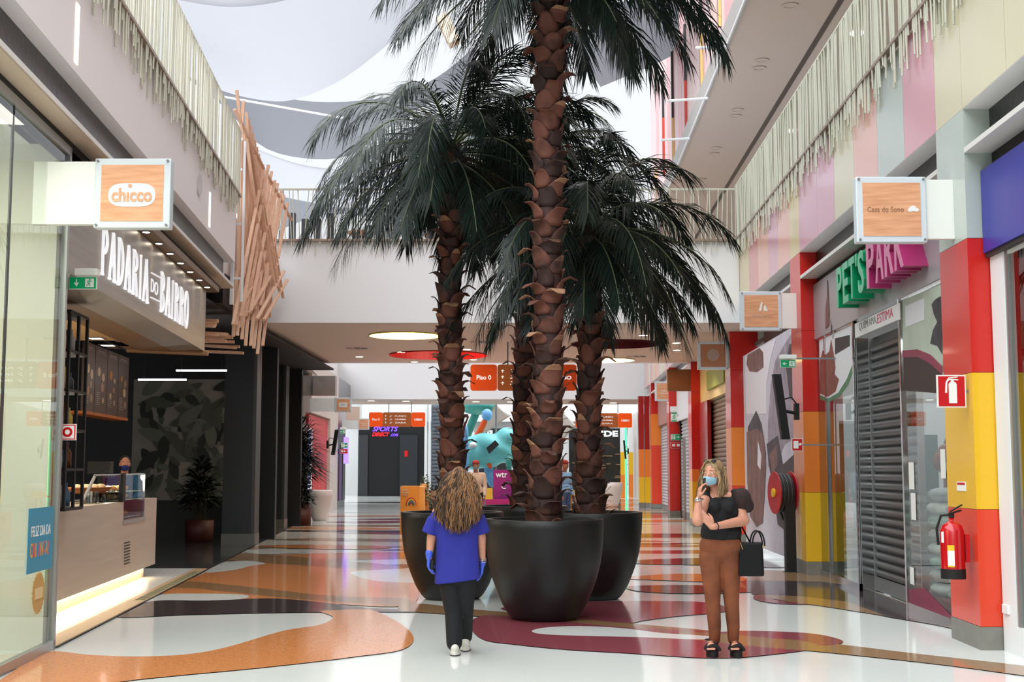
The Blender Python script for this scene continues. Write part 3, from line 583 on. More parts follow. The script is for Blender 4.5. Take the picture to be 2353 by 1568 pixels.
# soffit with downlights washing the sign
so = thing('soffit_box', 'dark timber soffit with a row of downlights above the bakery sign', 'soffit', LF(16, 0, 4.5))
b = MB(LF); b.box((12.02, -.16, 4.47), (20.6, .3, 4.56)); b.build('board', mat('soffit_brown', (112, 88, 64), .5), so)
for i, (x, y) in enumerate(((258, 468), (300, 507), (336, 533), (365, 559), (391, 584), (415, 604), (437, 623), (458, 641), (476, 659))):
    p = WL(x, y, -.08); b = MB(); z = 4.468; b.tube([(p.x, p.y, z - .012), (p.x, p.y, z)], .055, 16, 0); b.tube([(p.x, p.y, z - .014), (p.x, p.y, z - .0121)], .042, 16, 1)
    tag(b.build('downlight', [M['grey'], M['lamp']]), 'small round downlight in the soffit over the bakery lettering', 'light', 'downlights washing the bakery sign')
    L = bpy.data.lights.new('wash', 'SPOT'); L.energy = 2.2; L.spot_size = radians(62); L.spot_blend = .6; L.color = (1, .82, .58); L.shadow_soft_size = .02
    lo = bpy.data.objects.new('wash', L); COL.objects.link(lo); lo.location = (p.x, p.y, z - .03); lo.rotation_euler = (0, radians(-4), 0)
# bakery ceiling and its square lamps
CZ = 3.66
b = MB(LF); b.box((12.02, 1.1, CZ), (20.3, 6, CZ + .06)); struct(b.build('ceiling', mat('bakery_ceiling', (214, 180, 130), .6)))
for i, (x, y) in enumerate(((206, 726), (233, 742.5), (265, 757), (296, 772), (322.5, 785), (221, 777), (248, 793))):
    p = G(x, y, CZ); b = MB(); b.box((p.x - .13, p.y - .13, CZ - .012), (p.x + .13, p.y + .13, CZ)); b.box((p.x - .09, p.y - .09, CZ - .014), (p.x + .09, p.y + .09, CZ - .0121), 1)
    tag(b.build('ceiling_lamp', [M['grey'], M['lamp']]), 'square recessed lamp in the bakery ceiling', 'light', 'square lamps in the bakery ceiling')
L = bpy.data.lights.new('bakery', 'AREA'); L.energy = 100; L.size = 3; L.color = (1, .87, .68); lo = bpy.data.objects.new('bakery', L); COL.objects.link(lo); lo.location = LF(16.2, 2.4, 3.6)
b = MB(); b.tube([P(292, 804, 20.2), P(478, 812, 20.2)], .045, 10); b.tube([P(300, 800, 20.2), P(300, 780, 20.2)], .02, 8); tag(b.build('ceiling_pipe', mat('pipe_brown', (130, 96, 66), .4)), 'brown painted pipe crossing below the end of the bakery ceiling', 'pipe')
b = MB(LF); b.box((12.02, 4.2, 0), (24, 4.4, 3.7)); b.box((12.02, .9, 0), (12.1, 4.2, 3.66)); struct(b.build('wall_left', M['lounge']))
# menu boards
mo = 2.1; a0, a1 = WL(194, 800, mo), WL(295, 823, mo); zt, zb = WL(295, 823, mo).z, WL(295, 962, mo).z
xs = [194, 217, 245.5, 270.5, 295]
for i in range(4):
    sa, sb = WL(xs[i], 900, mo).y + .015, WL(xs[i + 1], 900, mo).y - .015
    t = thing('menu_board', 'dark hanging menu board with food pictures, ' + ['nearest of the four', 'second from the shop window', 'third from the shop window', 'last of the four, next to the dark wall'][i], 'menu board', LF((sa + sb) / 2, mo, zb))
    MB(LF).box((sa, mo, zb), (sb, mo + .06, zt)).build('panel', mat('menu_brown', (92, 76, 70), .5), t); mp_ = COL.objects[-1]
    MB(LF).box((sa, mo - .01, zb - .05), (sb, mo + .3, zb)).build('ledge', mat('menu_ledge', (196, 112, 50), .5), t)
    f = lambda u, v, d: LF(sa + u * (sb - sa), mo - d, zb + v * (zt - zb)); rs = random.Random(30 + i)
    for (u, v) in ((.3, .3), (.68, .2), (.3, .62), (.66, .55), (.6, .4))[i % 2:]:
        r = rs.uniform(.08, .14); b = MB(); b.prism([(u + r * cos(k * pi / 7), v + r * .55 * sin(k * pi / 7)) for k in range(14)], f, 0, .006); b.build('food_picture', rs.choice([mat('food_a', (210, 190, 160), .6), mat('food_b', (196, 142, 84), .6), mat('food_c', (176, 150, 130), .6)]), mp_)
    b = MB(); b.prism([(.1, .9), (.9, .9), (.9, .905), (.1, .905)], f, 0, .004)
    b.text(['Pequenos', 'Almoços', 'Saladas', 'Menu do dia'][i], lambda u, v, d: f(.2 + u, .92 + v, d), .6, .03, .004)
    for k in range(7): b.prism([(.14, .12 + .03 * k), (.14 + rs.uniform(.2, .45), .12 + .03 * k), (.4, .128 + .03 * k), (.14, .128 + .03 * k)], f, 0, .004)
    b.build('lettering', mat('menu_text', (190, 182, 176), .6), mp_)
    b = MB(); m_ = (sa + sb) / 2; b.tube([LF(m_, mo + .03, zt), LF(m_, mo + .03, CZ)], .012, 6); b.build('hanger', M['black'], t)
b = MB(); b.tube([LF(WL(194, 900, mo).y, mo + .03, zt + .14), LF(WL(295, 900, mo).y, mo + .03, zt + .14)], .018, 8); tag(b.build('hanging_rail', M['black']), 'thin black rail above the four menu boards', 'rail')
# black open grid shelf next to the window
go = .42; s0, s1 = WL(158, 900, go).y, WL(199, 900, go).y; z1, z0 = WL(180, 722, go).z, 1.2
t = thing('grid_shelf', 'tall black open grid shelf standing on the bakery counter', 'shelf', LF((s0 + s1) / 2, go, z0))
b = MB(LF)
for k in range(3): s = s0 + (s1 - s0) * k / 2; b.box((s - .025, go, z0), (s + .025, go + .03, z1))
for k in range(6): z = z0 + (z1 - z0) * k / 5; b.box((s0, go, z - .015), (s1, go + .3, z + .015))
b.build('frame', M['black'], t)
rs = random.Random(3); bc = [mat('bottle_' + str(i), c, .3) for i, c in enumerate(((210, 190, 90), (70, 80, 90), (180, 186, 190), (80, 120, 150), (120, 70, 40)))]
for k in range(5):
    z = z0 + (z1 - z0) * k / 5 + .02
    for j in range(4):
        s = s0 + (s1 - s0) * (.13 + .25 * j); b = MB(); c = LF(s, go + .17, z); h = rs.uniform(.2, .3); b.lathe([(0, 0), (.045, 0), (.045, h * .6), (.015, h * .8), (.015, h), (0, h)], c, 12)
        tag(b.build('bottle', bc[(k + j) % 5], smooth=True), 'bottle on the black grid shelf', 'bottle', 'bottles on the black grid shelf')
# counter
t = thing('bakery_counter', 'long steel clad bakery counter with a lit plinth', 'counter', LF(16, .6, 0))
zc = 1.19; w0, w1 = WL(285, 1140, .6).y, WL(333, 1140, .6).y; wz = WL(333, 1187, .6).z
b = MB(LF); b.box((12.05, .6, .19), (w0, 1.45, zc)); b.box((w0, .6, .19), (w1, 1.45, wz)); b.box((w1, .6, .19), (19.8, 1.45, zc)); b.build('body', mat('counter_steel', (196, 182, 164), .36, .25, noise=.06, nscale=2.0, stretch=(.3, .3, 6)), t)
b = MB(LF); b.box((12.05, .72, 0), (19.55, 1.3, .19)); b.build('plinth', mat('plinth_cream', (214, 200, 174), .5), t)
b = MB(LF); b.box((12.1, .64, .175), (19.5, .70, .188)); b.build('light_strip', mat('warm_strip', (255, 236, 200), .5, emit=7), t)
b = MB(LF)
for k in range(8): y = 1244 + 6.9 * k; a, c = WL(285, y + 5, .6), WL(298, y, .6); b.box((a.y, .594, a.z - .006), (c.y, .6, a.z + .008))
b.build('vent_slots', M['black'], t)
b = MB(LF); b.box((w0 - .04, .585, wz - .05), (w1 + .05, .62, wz)); b.build('window_sill', M['alu'], t)
# display case
t = thing('display_case', 'glass display case with pastries on the bakery counter', 'display case', LF((w0 + w1) / 2, .6, wz))
zt2 = WL(330, 1090, .6).z; c0 = WL(222, 1090, .6).y
b = MB(LF); b.box((w0, .6, wz), (w1, .612, zt2)); b.box((w1 - .012, .6, wz), (w1, 1.4, zt2)); b.box((c0, .6, zt2 - .012), (w1, 1.4, zt2)); b.box((c0 + .3, .6, zc + .2), (w0, .612, zt2)); b.build('glass_panel', M['gclear'], t)
MB(LF).box((w0 - .16, .58, zc), (w0, .64, zt2 + .02)).build('post', M['black'], t); MB(LF).box((w1 - .03, .6, wz), (w1, .63, zt2)).build('corner_post', M['alu'], t)
for z in (wz + .02, wz + .26, zc + .12): MB(LF).box((w0, .65, z), (w1 - .03, 1.3, z + .012)).build('shelf', M['alu'], t)
b = MB(); b.tube([LF(c0 - .6, .64, zc), LF(c0 + .1, .64, zt2)], .02, 6); b.tube([LF(c0, .62, zt2), LF(w1, .62, zt2)], .012, 6); b.build('frame', M['alu'], t)
L = bpy.data.lights.new('case', 'POINT'); L.energy = 9; L.color = (1, .9, .75); L.shadow_soft_size = .05; lo = bpy.data.objects.new('case', L); COL.objects.link(lo); lo.location = LF(w0 + .5, .95, zt2 - .06)
L = bpy.data.lights.new('case', 'POINT'); L.energy = 9; L.color = (1, .9, .75); L.shadow_soft_size = .05; lo = bpy.data.objects.new('case', L); COL.objects.link(lo); lo.location = LF(w0 - 1.2, 1.3, zt2 + .3)  # added bare point light outside the case, brightens basket and glasses
pm = mat('pastry', (196, 132, 72), .6, noise=.2); cr = mat('cream_pastry', (226, 190, 150), .6)
for k, z in enumerate((wz + .035, wz + .275, zc + .135)):
    for j in range(6):
        c = LF(w0 + .25 + (w1 - w0 - .5) * j / 5, .82 + .1 * (j % 2), z + .035); b = MB(); b.ell(c, (.06, .1, .04)); tag(b.build('pastry', [pm, cr][(j + k) % 2], smooth=True), 'pastry on a shelf of the glass display case', 'pastry', 'pastries in the display case')
t = thing('basket', 'shallow wicker basket of bread rolls behind the display glass', 'basket', LF(w0 - .5, .9, zt2 - .25)); c = LF(w0 - .5, .95, zt2 - .24)
MB().lathe([(.0, 0), (.25, 0), (.36, .07), (.34, .08), (.24, .02), (0, .02)], c, 24, sc=(.7, 1.5)).build('bowl', mat('wicker', (150, 92, 50), .7), t, smooth=True)
MB().tube([(c[0], c[1], c[2]), (c[0], c[1], zc)], .03, 8).build('stand', M['alu'], t)
for j in range(6): q = (c[0] + .08 * (j % 2) - .04, c[1] - .36 + .14 * j, c[2] + .07); tag(MB().ell(q, (.07, .09, .05)).build('bread_roll', cr, smooth=True), 'pale bread roll in the wicker basket', 'bread roll', 'rolls in the wicker basket')
g0 = None
for j in range(14):
    s = WL(212, 1140, .75).y + j * .155; c = Vector(LF(s, .78 + .05 * (j % 2), zc))
    if g0 is None:
        b = MB(); b.lathe([(.03, .0), (.038, .16), (.036, .16), (.028, .006), (0, .006), (0, 0)], (0, 0, 0), 16); g0 = b.build('drinking_glass', glass('tumbler', (246, 248, 247), 0, 1.5, 1), smooth=True); g0.location = c; tag(g0, 'upturned drinking glass in the row on the bakery counter', 'glass', 'glasses on the bakery counter')
    else: q = g0.copy(); COL.objects.link(q); q.location = c
b = MB(); c = P(240, 1072, 21.5); b.box((c.x - .25, 21.4, c.z - .12), (c.x + .12, 21.6, c.z + .08)); b.box((c.x - .1, 21.45, 0), (c.x, 21.55, c.z - .12)); tag(b.build('till_screen', M['dgrey']), 'dark till screen behind the bakery counter', 'screen')
# safety tape on the threshold
b = MB(LF); b.box((16.1, .01, zt0), (20.6, .15, zt0 + .001), 1)
for i in range(34): s = 16.2 + i * .13; b.box((s, .02, zt0 + .001), (s + .06, .14, zt0 + .0025))
tag(b.build('hazard_tape', [M['dgrey'], MATS['label_y']]), 'striped hazard tape along the edge of the bakery threshold', 'tape')
# ---- dark lounge
slab(lambda s, o, z: (s, o, z), 'ceiling', [(-16, -5.15, 20.4, 37, 4.45, 4.5)], [M['black']])
slab(lambda s, o, z: (s, o, z), 'wall_left', [(-16, -15.8, 20, 37, 0, 4.5), (-10, -4.9, 20.31, 20.4, 3.66, 4.7)], [M['black']])
t = MB(); t.box((-16, 30, 0), (-4.9 - .6, 30.2, 4.5), 0)
lm = [M['lounge'], mat('leaf_dark', (48, 54, 50), .7), mat('leaf_mid', (86, 90, 80), .7), mat('paper_ground', (150, 145, 138), .7), mat('leaf_pale', (110, 114, 104), .7)]
a, c = P(300, 1150, 29.99), P(535, 872, 29.99); t.quad((a.x, 29.98, a.z), (c.x, 29.98, a.z), (c.x, 29.98, c.z), (a.x, 29.98, c.z), 3)
rs = random.Random(12)
for i in range(120):
    x, z = rs.uniform(a.x + .3, c.x), rs.uniform(a.z + .1, c.z - .1); L = rs.uniform(.16, .38); an = rs.uniform(0, 2 * pi); pts = []
    for k in range(16):
        q = 2 * pi * k / 16; u, v = L * cos(q), L * .36 * sin(q) * abs(sin(q)) ** .6 * (1.1 - .3 * cos(q)); X = x + u * cos(an) - v * sin(an); Z = z + u * sin(an) + v * cos(an); pts.append((max(a.x, min(c.x, X)), 29.978 - .0004 * i, max(a.z, min(c.z, Z))))
    t.poly(pts, rs.choice([1, 2, 2, 4]))
struct(t.build('wall_left', lm))
for (xa, xb, Y, d) in ((-6.16, -5.47, 27.5, .5), (-6.75, -6.2, 35.2, .5)):
    slab(lambda s, o, z: (s, o, z), 'wall_pillar', [(xa, xb, Y, Y + d, .25, 4.63, 0), (xa - .01, xb + .01, Y - .01, Y + d, 0, .25, 1), (xb - .07, xb, Y - .004, Y, .25, 4.63, 2)], [mat('pillar_slate', (36, 42, 46), .45), mat('plinth_slate', (96, 96, 92), .5), mat('pillar_edge', (62, 66, 66), .4)])
slab(lambda s, o, z: (s, o, z), 'wall_left', [(-12, -6.0, 36.6, 36.8, 0, 4.64)], [M['lounge']])
for i, (xa, xb, y, Y) in enumerate(((405, 521, 852, 25.5), (318, 428, 873, 23))):
    a, c = P(xa, y, Y), P(xb, y, Y); b = MB(); t = thing('linear_lamp', ['right', 'left'][i] + ' hand thin white linear lamp glowing in the dark lounge', 'lamp', (a.x, Y, a.z))
    MB().box((a.x, Y - .02, a.z - .015), (c.x, Y + .02, a.z + .015)).build('tube', mat('cool_tube', (250, 250, 255), .5, emit=5), t)
    b = MB(); b.tube([(a.x + .1, Y, a.z), (a.x + .1, Y, 4.45)], .004, 5); b.tube([(c.x - .1, Y, a.z), (c.x - .1, Y, 4.45)], .004, 5); b.build('cable', M['black'], t)
# ---- timber slat sculpture
t = thing('slat_screen', 'hanging sculpture of crossing natural timber slats at the left end of the footbridge', 'sculpture', (-4.9, 24, 4))
def cp(x, y): return (480 + x / 2.375, 180 + y / 2.375)
def sl(x0, y0, x1, y1, off=0.0, w=.056):
    a, c = cp(x0, y0), cp(x1, y1); ya = 22.5 + max(0, (a[0] - 540)) / 125 * 3.6 + off; yc = 22.5 + max(0, (c[0] - 540)) / 125 * 3.6 + off
    A, C = P(*a, ya), P(*c, yc); MB().bar(A, C, w, .04, up=(0, 1, 0)).build('slat', M['oak'], t)
rs = random.Random(8)
for x0, y0, x1, y1 in ((152, 65, 183, 325), (190, 125, 172, 330), (140, 170, 300, 495), (322, 530, 450, 775),
    (298, 500, 132, 1345), (325, 475, 175, 1300), (342, 510, 200, 1300), (360, 560, 228, 1270), (375, 575, 250, 1260), (395, 615, 280, 1240), (410, 640, 290, 1200), (428, 680, 378, 980),
    (205, 330, 302, 1060), (225, 350, 318, 1063), (250, 420, 345, 1095), (290, 640, 355, 1130), (300, 700, 375, 1142), (330, 800, 385, 1160), (350, 860, 405, 1200),
    (340, 960, 180, 1235), (375, 1010, 220, 1280), (410, 1052, 262, 1315), (428, 1100, 300, 1320)): sl(x0, y0, x1, y1, rs.uniform(-.25, .1))
for i, (x, y) in enumerate(((133, 1410), (155, 1405), (180, 1425), (200, 1460), (228, 1460), (245, 1475), (265, 1505), (293, 1460), (145, 1350), (170, 1360))): sl(x + 20 + 3 * i, 1050 + 12 * i, x, y, .1)
for i in range(9): sl(172 + 8 * i, 330 + 5 * i, 158 + 11 * i, 1180 - 5 * i, .35)
for i in range(13): sl(176 + 17 * i, 240 + 33 * i, 150 + 15 * i, 1330 - 2 * i, .5)
for i in range(9): sl(205 + 11 * i, 185 + 38 * i, 232 + 10 * i, 760 + 25 * i, .15)
MB().box((-5.2, 22.4, 5.0), (-5.12, 25.6, 5.1)).build('support_bar', M['dgrey'], t)
t = thing('metal_frame', 'white metal ladder frame between the left railing and the timber slats', 'frame', P(532, 700, 22.3))
a, c = P(532, 700, 22.3), P(541, 318, 22.3); b = MB(); b.box((a.x - .03, 22.27, a.z), (a.x + .03, 22.33, c.z)); b.build('post', M['white'], t)
b = MB()
for y in (320, 390, 515, 640): q = P(535, y, 22.3); b.box((a.x, 22.28, q.z - .02), (a.x + .14, 22.32, q.z + .02))
b.box((a.x + .11, 22.5, c.z - 2.9), (a.x + .15, 22.54, c.z)); b.build('bracket', M['white'], t)
t = thing('slat_ceiling', 'loose timber slats lining the dark ceiling below the sculpture', 'slat ceiling', P(500, 760, 23))
for i in range(16):
    Y = 21.2 + .22 * i; z = 4.28 - .02 * i - .06 * (i % 3); MB().bar((-7.2 + rs.uniform(-.5, .4), Y, z + .05), (-5.12 + rs.uniform(-.15, .1), Y + rs.uniform(-.3, .3), z + rs.uniform(-.1, .06)), .09, .05).build('slat', M['oak'], t)
# ================================================================ right side shops
RW = lambda px, py, o: WR(px, py, o)
def fn_R(o, ext_sign=1): return lambda s_far, z0: (lambda u, v, d: RF(s_far - u, o - d, z0 + v))
def shutter(s0, s1, z0, z1, o, label, m, pitch=.115, guide=M['alu'], step=.045):
    t = thing('roller_shutter', label, 'shutter', RF((s0 + s1) / 2, o, z0)); b = MB(RF); n = int((z1 - z0 - .18) / pitch); prof = []
    for i in range(n):
        for k in range(5): q = k / 5; prof.append((o - step * sin(pi * q) ** .7 if k else o, z0 + .18 + pitch * (i + q)))
    prof.append((o, z1))
    pts = [(s0, a, z) for a, z in prof] + [(s1, a, z) for a, z in prof]; k = len(prof); b.add(pts, [(i, i + 1, k + i + 1, k + i) for i in range(k - 1)]); b.build('slats', m, t, smooth=False)
    MB(RF).box((s0, o - .03, z0), (s1, o + .02, z0 + .18)).build('bottom_bar', M['grey'], t)
    MB(RF).box((s0 - .04, o - .06, z0), (s0, o + .02, z1)).build('guide_rail', guide, t); MB(RF).box((s1, o - .06, z0), (s1 + .04, o + .02, z1)).build('guide_rail', guide, t); return t
shut = mat('shutter_steel', (92, 94, 94), .32, .7)
# pet shop front
t = thing('pet_shop_fascia', 'grey fascia panel carrying the green and magenta pet shop lettering', 'fascia', RF(16, .24, 3.65))
MB(RF).box((12.72, .2, 3.64), (19.97, .3, 4.5)).build('panel', mat('fascia_silver', (168, 166, 170), .35, .3), t)
a, c = RW(1927, 700, -.08), RW(1988, 600, -.08)
for word, xa, xb, m1, z0, z1 in (("PET'S", 1926, 1992, 'pet_green', 3.80, 4.33), ('PARK', 1996, 2086, 'park_magenta', 3.83, 4.40)):
    sa, sb = RW(xa, 640, -.05).y, RW(xb, 640, -.05).y; L = sa - sb; b = MB(); n = len(word); x = 0; wd = [{"'": .35}.get(ch, 1) for ch in word]; tot = sum(wd)
    for ch, w in zip(word, wd):
        ww = L * w / tot
        h_ = (z1 - z0); b.text(ch, lambda u, v, d, x=x: RF(sa - x - u, .2 - d, z0 + v + (h_ * .7 if ch == "'" else 0) + .05 * (sa - x - u - sb) * (-.3)), ww * (.84 if w == 1 else .6), h_ * (.3 if ch == "'" else 1), .27, 0, bold=.02); x += ww
    cg = (0, 132, 84) if 'green' in m1 else (150, 40, 92); fc = (70, 170, 128) if 'green' in m1 else (196, 110, 146)
    b.build('lettering', mat(m1, cg, .35), t)
    b = MB(); x = 0
    for ch, w in zip(word, wd):
        ww = L * w / tot; b.text(ch, lambda u, v, d, x=x: RF(sa - x - u, -.07 - d, z0 + v + (h_ * .7 if ch == "'" else 0) + .05 * (sa - x - u - sb) * (-.3)), ww * (.84 if w == 1 else .6), h_ * (.3 if ch == "'" else 1), .006, 0, bold=.02); x += ww
    b.build('letter_face', mat(m1 + '_face', fc, .3), t)
f = lambda u, v, d: RF(19.1 - u, .2 - d, 3.72 + v); b = MB(); b.prism([(0, 0), (.22, .02), (.3, .2), (.26, .45), (.22, .7), (.16, .46), (.04, .3)], f, 0, .01); b.tube([f(.3, .1, .005), f(.42, .0, .005), f(.4, -.12, .005), f(.3, -.12, .005)], .012, 6); b.build('pet_emblem', mat('emblem_brown', (110, 74, 70), .5), t)
# glazing
def gfront(name, label, s0, s1, z1, mull, o=.24, fm=M['chrome']):
    t = thing(name, label, 'shop front', RF((s0 + s1) / 2, o, 0)); MB(RF).box((s0, o - .006, .1), (s1, o + .006, z1)).build('glass_pane', M['glass'], t)
    b = MB(RF); b.box((s0, o - .03, 0), (s1, o + .03, .1)); b.box((s0, o - .02, z1 - .03), (s1, o + .02, z1))
    for s in mull: b.box((s - .03, o - .035, 0), (s + .03, o + .035, z1))
    b.build('frame', fm, t); return t
t1 = gfront('storefront', 'glazed pet shop window beyond the shutter with a green edged cat graphic', 17.42, 19.97, 3.64, [17.45, 19.3])
t2 = gfront('storefront', 'glazed pet shop window next to the extinguisher pillar with a maroon band', 12.72, 15.12, 3.64, [15.09])
def decal(parent, name, pts, o, m, lvl=0):
    q = [RW(x, y, o) for x, y in pts]; b = MB(); b.prism([(p.y, p.z) for p in q], lambda u, v, d: RF(u, o - .008 - lvl * .003 - d, v), 0, .002, 0); return b.build(name, m, parent)
wdec = mat('decal_white', (214, 218, 222), .4); cb = mat('cat_brown', (128, 74, 62), .6, noise=.25, nscale=5); dg = mat('decal_green', (58, 122, 82), .4); mar = mat('decal_maroon', (130, 42, 70), .4)
decal(t1, 'graphic', [(1884, 778), (1962, 745), (1962, 850), (1950, 885), (1930, 912), (1905, 925), (1886, 918)], .24, dg)
decal(t1, 'graphic', [(1884, 776), (1962, 743), (1962, 835), (1948, 872), (1928, 903), (1905, 916), (1886, 908)], .24, wdec, 1)
decal(t1, 'cat_picture', [(1886, 830), (1893, 805), (1900, 815), (1908, 808), (1912, 780), (1918, 812), (1922, 845), (1920, 860), (1930, 872), (1922, 900), (1905, 912), (1886, 905)], .24, cb, 2)
decal(t1, 'graphic', [(1921, 778), (1955, 770), (1955, 795), (1921, 815)], .24, M['dgrey'], 2)
decal(t2, 'graphic', [(2076, 690), (2168, 652), (2168, 840), (2140, 815), (2110, 803), (2076, 806)], .24, mat('dog_ground', (176, 188, 172), .5, noise=.12, nscale=2))
decal(t2, 'graphic', [(2082, 704), (2126, 685), (2126, 735), (2084, 752)], .24, wdec, 1)
decal(t2, 'dog_picture', [(2143, 700), (2150, 690), (2160, 683), (2168, 680), (2168, 815), (2156, 795), (2140, 790), (2146, 760), (2156, 740), (2148, 722)], .24, mat('dog_dark', (66, 62, 66), .6, noise=.3, nscale=6), 1)
decal(t2, 'graphic', [(2076, 806), (2110, 803), (2140, 815), (2168, 842), (2168, 862), (2140, 836), (2110, 820), (2076, 822)], .24, mar, 1)
decal(t2, 'graphic', [(2078, 822), (2110, 820), (2140, 836), (2168, 862), (2168, 905), (2078, 898)], .24, mat('decal_choc', (52, 40, 38), .5))
decal(t2, 'graphic', [(2088, 1355), (2125, 1352), (2192, 1420), (2192, 1436), (2088, 1395)], .24, mar)
for (x0, y0, x1, y1), m in (((2091, 1063, 2104, 1125), M['paper']), ((2096, 1133, 2108, 1196), M['paper']), ((2094, 1303, 2104, 1345), M['paper']), ((2164, 1033, 2177, 1100), M['paper'])):
    a, c = RW(x0, y0, .24), RW(x1, y1, .24); b = MB(RF); b.box((min(a.y, c.y), .222, c.z), (max(a.y, c.y), .226, a.z)); tag(b.build('notice', m), 'white paper notice taped inside the pet shop window', 'notice', 'paper notices on the pet shop window')
a, c = RW(1964, 745, .18), RW(2064, 690, .18); z0, z1 = RW(1964, 778, .18).z, a.z
t = thing('banner', 'white banner with slogan lettering above the roller shutter', 'banner', RF((a.y + c.y) / 2, .18, z0)); MB(RF).box((c.y, .18, z0), (a.y, .2, z1)).build('cloth', M['paper'], t)
L = a.y - c.y; MB().text('QUEM AMA,', lambda u, v, d: RF(a.y - .25 - u, .18 - d, z0 + .06 + v), L * .42, (z1 - z0) * .6, .003).build('lettering', mat('grey_text', (120, 130, 128), .5), t)
MB().text('ESTIMA', lambda u, v, d: RF(a.y - L * .55 - u, .18 - d, z0 + .06 + v), L * .34, (z1 - z0) * .6, .003).build('lettering', mat('pink_text', (200, 70, 110), .5), t)
shutter(15.16, 17.36, .02, 3.4, .46, 'closed grey steel roller shutter of the pet shop', shut, step=.05)
b = MB(RF); b.box((17.37, .24, 0), (17.40, .5, 3.4)); tag(b.build('shutter_return', M['chrome']), 'polished side return of the pet shop doorway with the key switch', 'panel')
# goods behind the glass
t = thing('shop_rack', 'low rack stacked with grey pet food sacks behind the glass', 'rack', RF(13.9, .6, 0))
MB(RF).box((12.8, .32, .0), (14.95, 1.0, .225)).build('base', mat('rack_maroon', (110, 40, 56), .5), t)
bagm = [mat('sack_grey', (150, 156, 158), .45, noise=.3, nscale=6), mat('sack_green', (140, 168, 158), .45, noise=.3, nscale=5), mat('sack_white', (196, 198, 196), .45, noise=.2, nscale=6)]
rs = random.Random(6)
for i in range(9):
    for j in range(3):
        c = RF(13.15 + .66 * j + rs.uniform(-.05, .05), .53, .30 + .15 * i); b = MB(); b.ell(c, (.21, .33, .09), 12, 7); b.v = [Vector((v.x, v.y, c[2] + max(-.075, min(.075, v.z - c[2])))) for v in b.v]
        if i < 7 - (j == 0) * 2 or (j == 2 and i < 8): tag(b.build('pet_food_sack', bagm[(i + j) % 3], smooth=True), 'plump plastic pet food sack in the stack behind the pet shop glass', 'sack', 'pet food sacks behind the glass')
for i, (s, z, r, col) in enumerate(((14.6, 1.72, .13, (110, 60, 40)), (13.7, 1.9, .12, (120, 70, 60)), (14.15, 1.66, .12, (190, 180, 170)))):
    b = MB(); c = Vector(RF(s, .55, z)); b.ell(c, (r, r * 1.3, r)); b.ell(c + Vector((-.05, -.16, .12)), (r * .55,) * 3); b.tube([c + Vector((-.05, -.25, .2)), c + Vector((-.05, -.3, .3))], [.04, .01], 6); b.tube([c + Vector((0, 0, -r)), c + Vector((0, 0, -.4))], .02, 6)
    tag(b.build('plush_toy', mat('plush_' + str(i), col, .8), smooth=True), ['brown plush toy above the pet food sacks', 'reddish plush toy above the sacks near the pillar', 'pale plush toy above the sacks'][i], 'toy')
b = MB(RF); b.box((12.8, 1.6, 0), (15, 2.0, 2.4)); tag(b.build('shop_shelf', mat('shop_shelf_dark', (58, 66, 66), .6)), 'dark shelf unit at the back of the pet shop', 'shelf')
b = MB(RF); b.box((17.7, 1.0, 0), (18.9, 1.4, 2.1)); b.box((17.75, .98, 1.3), (18.85, 1.0, 2.0), 1); tag(b.build('shop_shelf', [mat('shop_shelf_teal', (96, 130, 126), .6), mat('shelf_goods', (150, 190, 186), .5)]), 'teal shelf unit seen through the far pet shop window', 'shelf')
b = MB(); c = RF(18.0, .6, 0); b.lathe([(0, 0), (.24, 0), (.24, .02), (.05, .1), (.05, 1.2), (.24, 1.22), (.24, 1.26), (0, 1.26)], c, 20); b.box((c[0] - .16, c[1] - .16, 1.26), (c[0] + .16, c[1] + .16, 1.6)); tag(b.build('cat_tree', mat('cat_tree', (150, 140, 128), .8)), 'grey cat scratching post in the pet shop window', 'scratching post')
L = bpy.data.lights.new('pet', 'AREA'); L.energy = 22; L.size = 3; lo = bpy.data.objects.new('pet', L); COL.objects.link(lo); lo.location = RF(16.2, 1.8, 4.2)
L = bpy.data.lights.new('rack', 'AREA'); L.energy = 24; L.size = 1; lo = bpy.data.objects.new('rack', L); COL.objects.link(lo); lo.location = RF(13.9, .9, 3.2)  # added light without a fixture, brightens the pet food sacks
b = MB(RF); b.tube([(19.2, 2.2, 4.26), (19.2, 2.2, 4.3)], .1, 16); tag(b.build('ceiling_lamp', M['lamp']), 'round lamp in the pet shop ceiling', 'light')
# blue shop at the right edge
t = thing('blue_fascia', 'plain blue shop fascia at the right edge of the picture', 'fascia', RF(8, .1, 3.64)); MB(RF).box((4.1, .14, 3.64), (11.84, .24, 4.42)).build('panel', mat('fascia_blue', (50, 52, 150), .35), t); MB(RF).box((4.1, .16, 3.6), (11.84, .5, 3.64)).build('underside', M['dgrey'], t)
t = gfront('storefront', 'white framed shop front under the blue fascia at the right edge', 4.1, 11.80, 3.6, [], fm=M['white'])
MB(RF).box((11.5, .2, 0), (11.84, .3, 3.6)).build('white_post', M['white'], t); MB(RF).box((11.44, .21, .12), (11.5, .25, 3.6)).build('white_post', M['alu'], t); MB(RF).box((4.1, .2, 0), (11.5, .3, .25)).build('sill', M['white'], t)
b = MB(); a, c = P(2311, 1391, 11.7), P(2330, 1412, 11.7); b.box((a.x, 11.66, c.z), (c.x, 11.8, a.z)); tag(b.build('junction_box', M['white'], bevel=.005), 'tiny white box low on the corner of the extinguisher pillar', 'box')
slab(RF, 'wall_right', [(4, 11.8, 2.4, 2.5, 0, 4.3)], [mat('blue_shop_wall', (196, 160, 154), .7)])
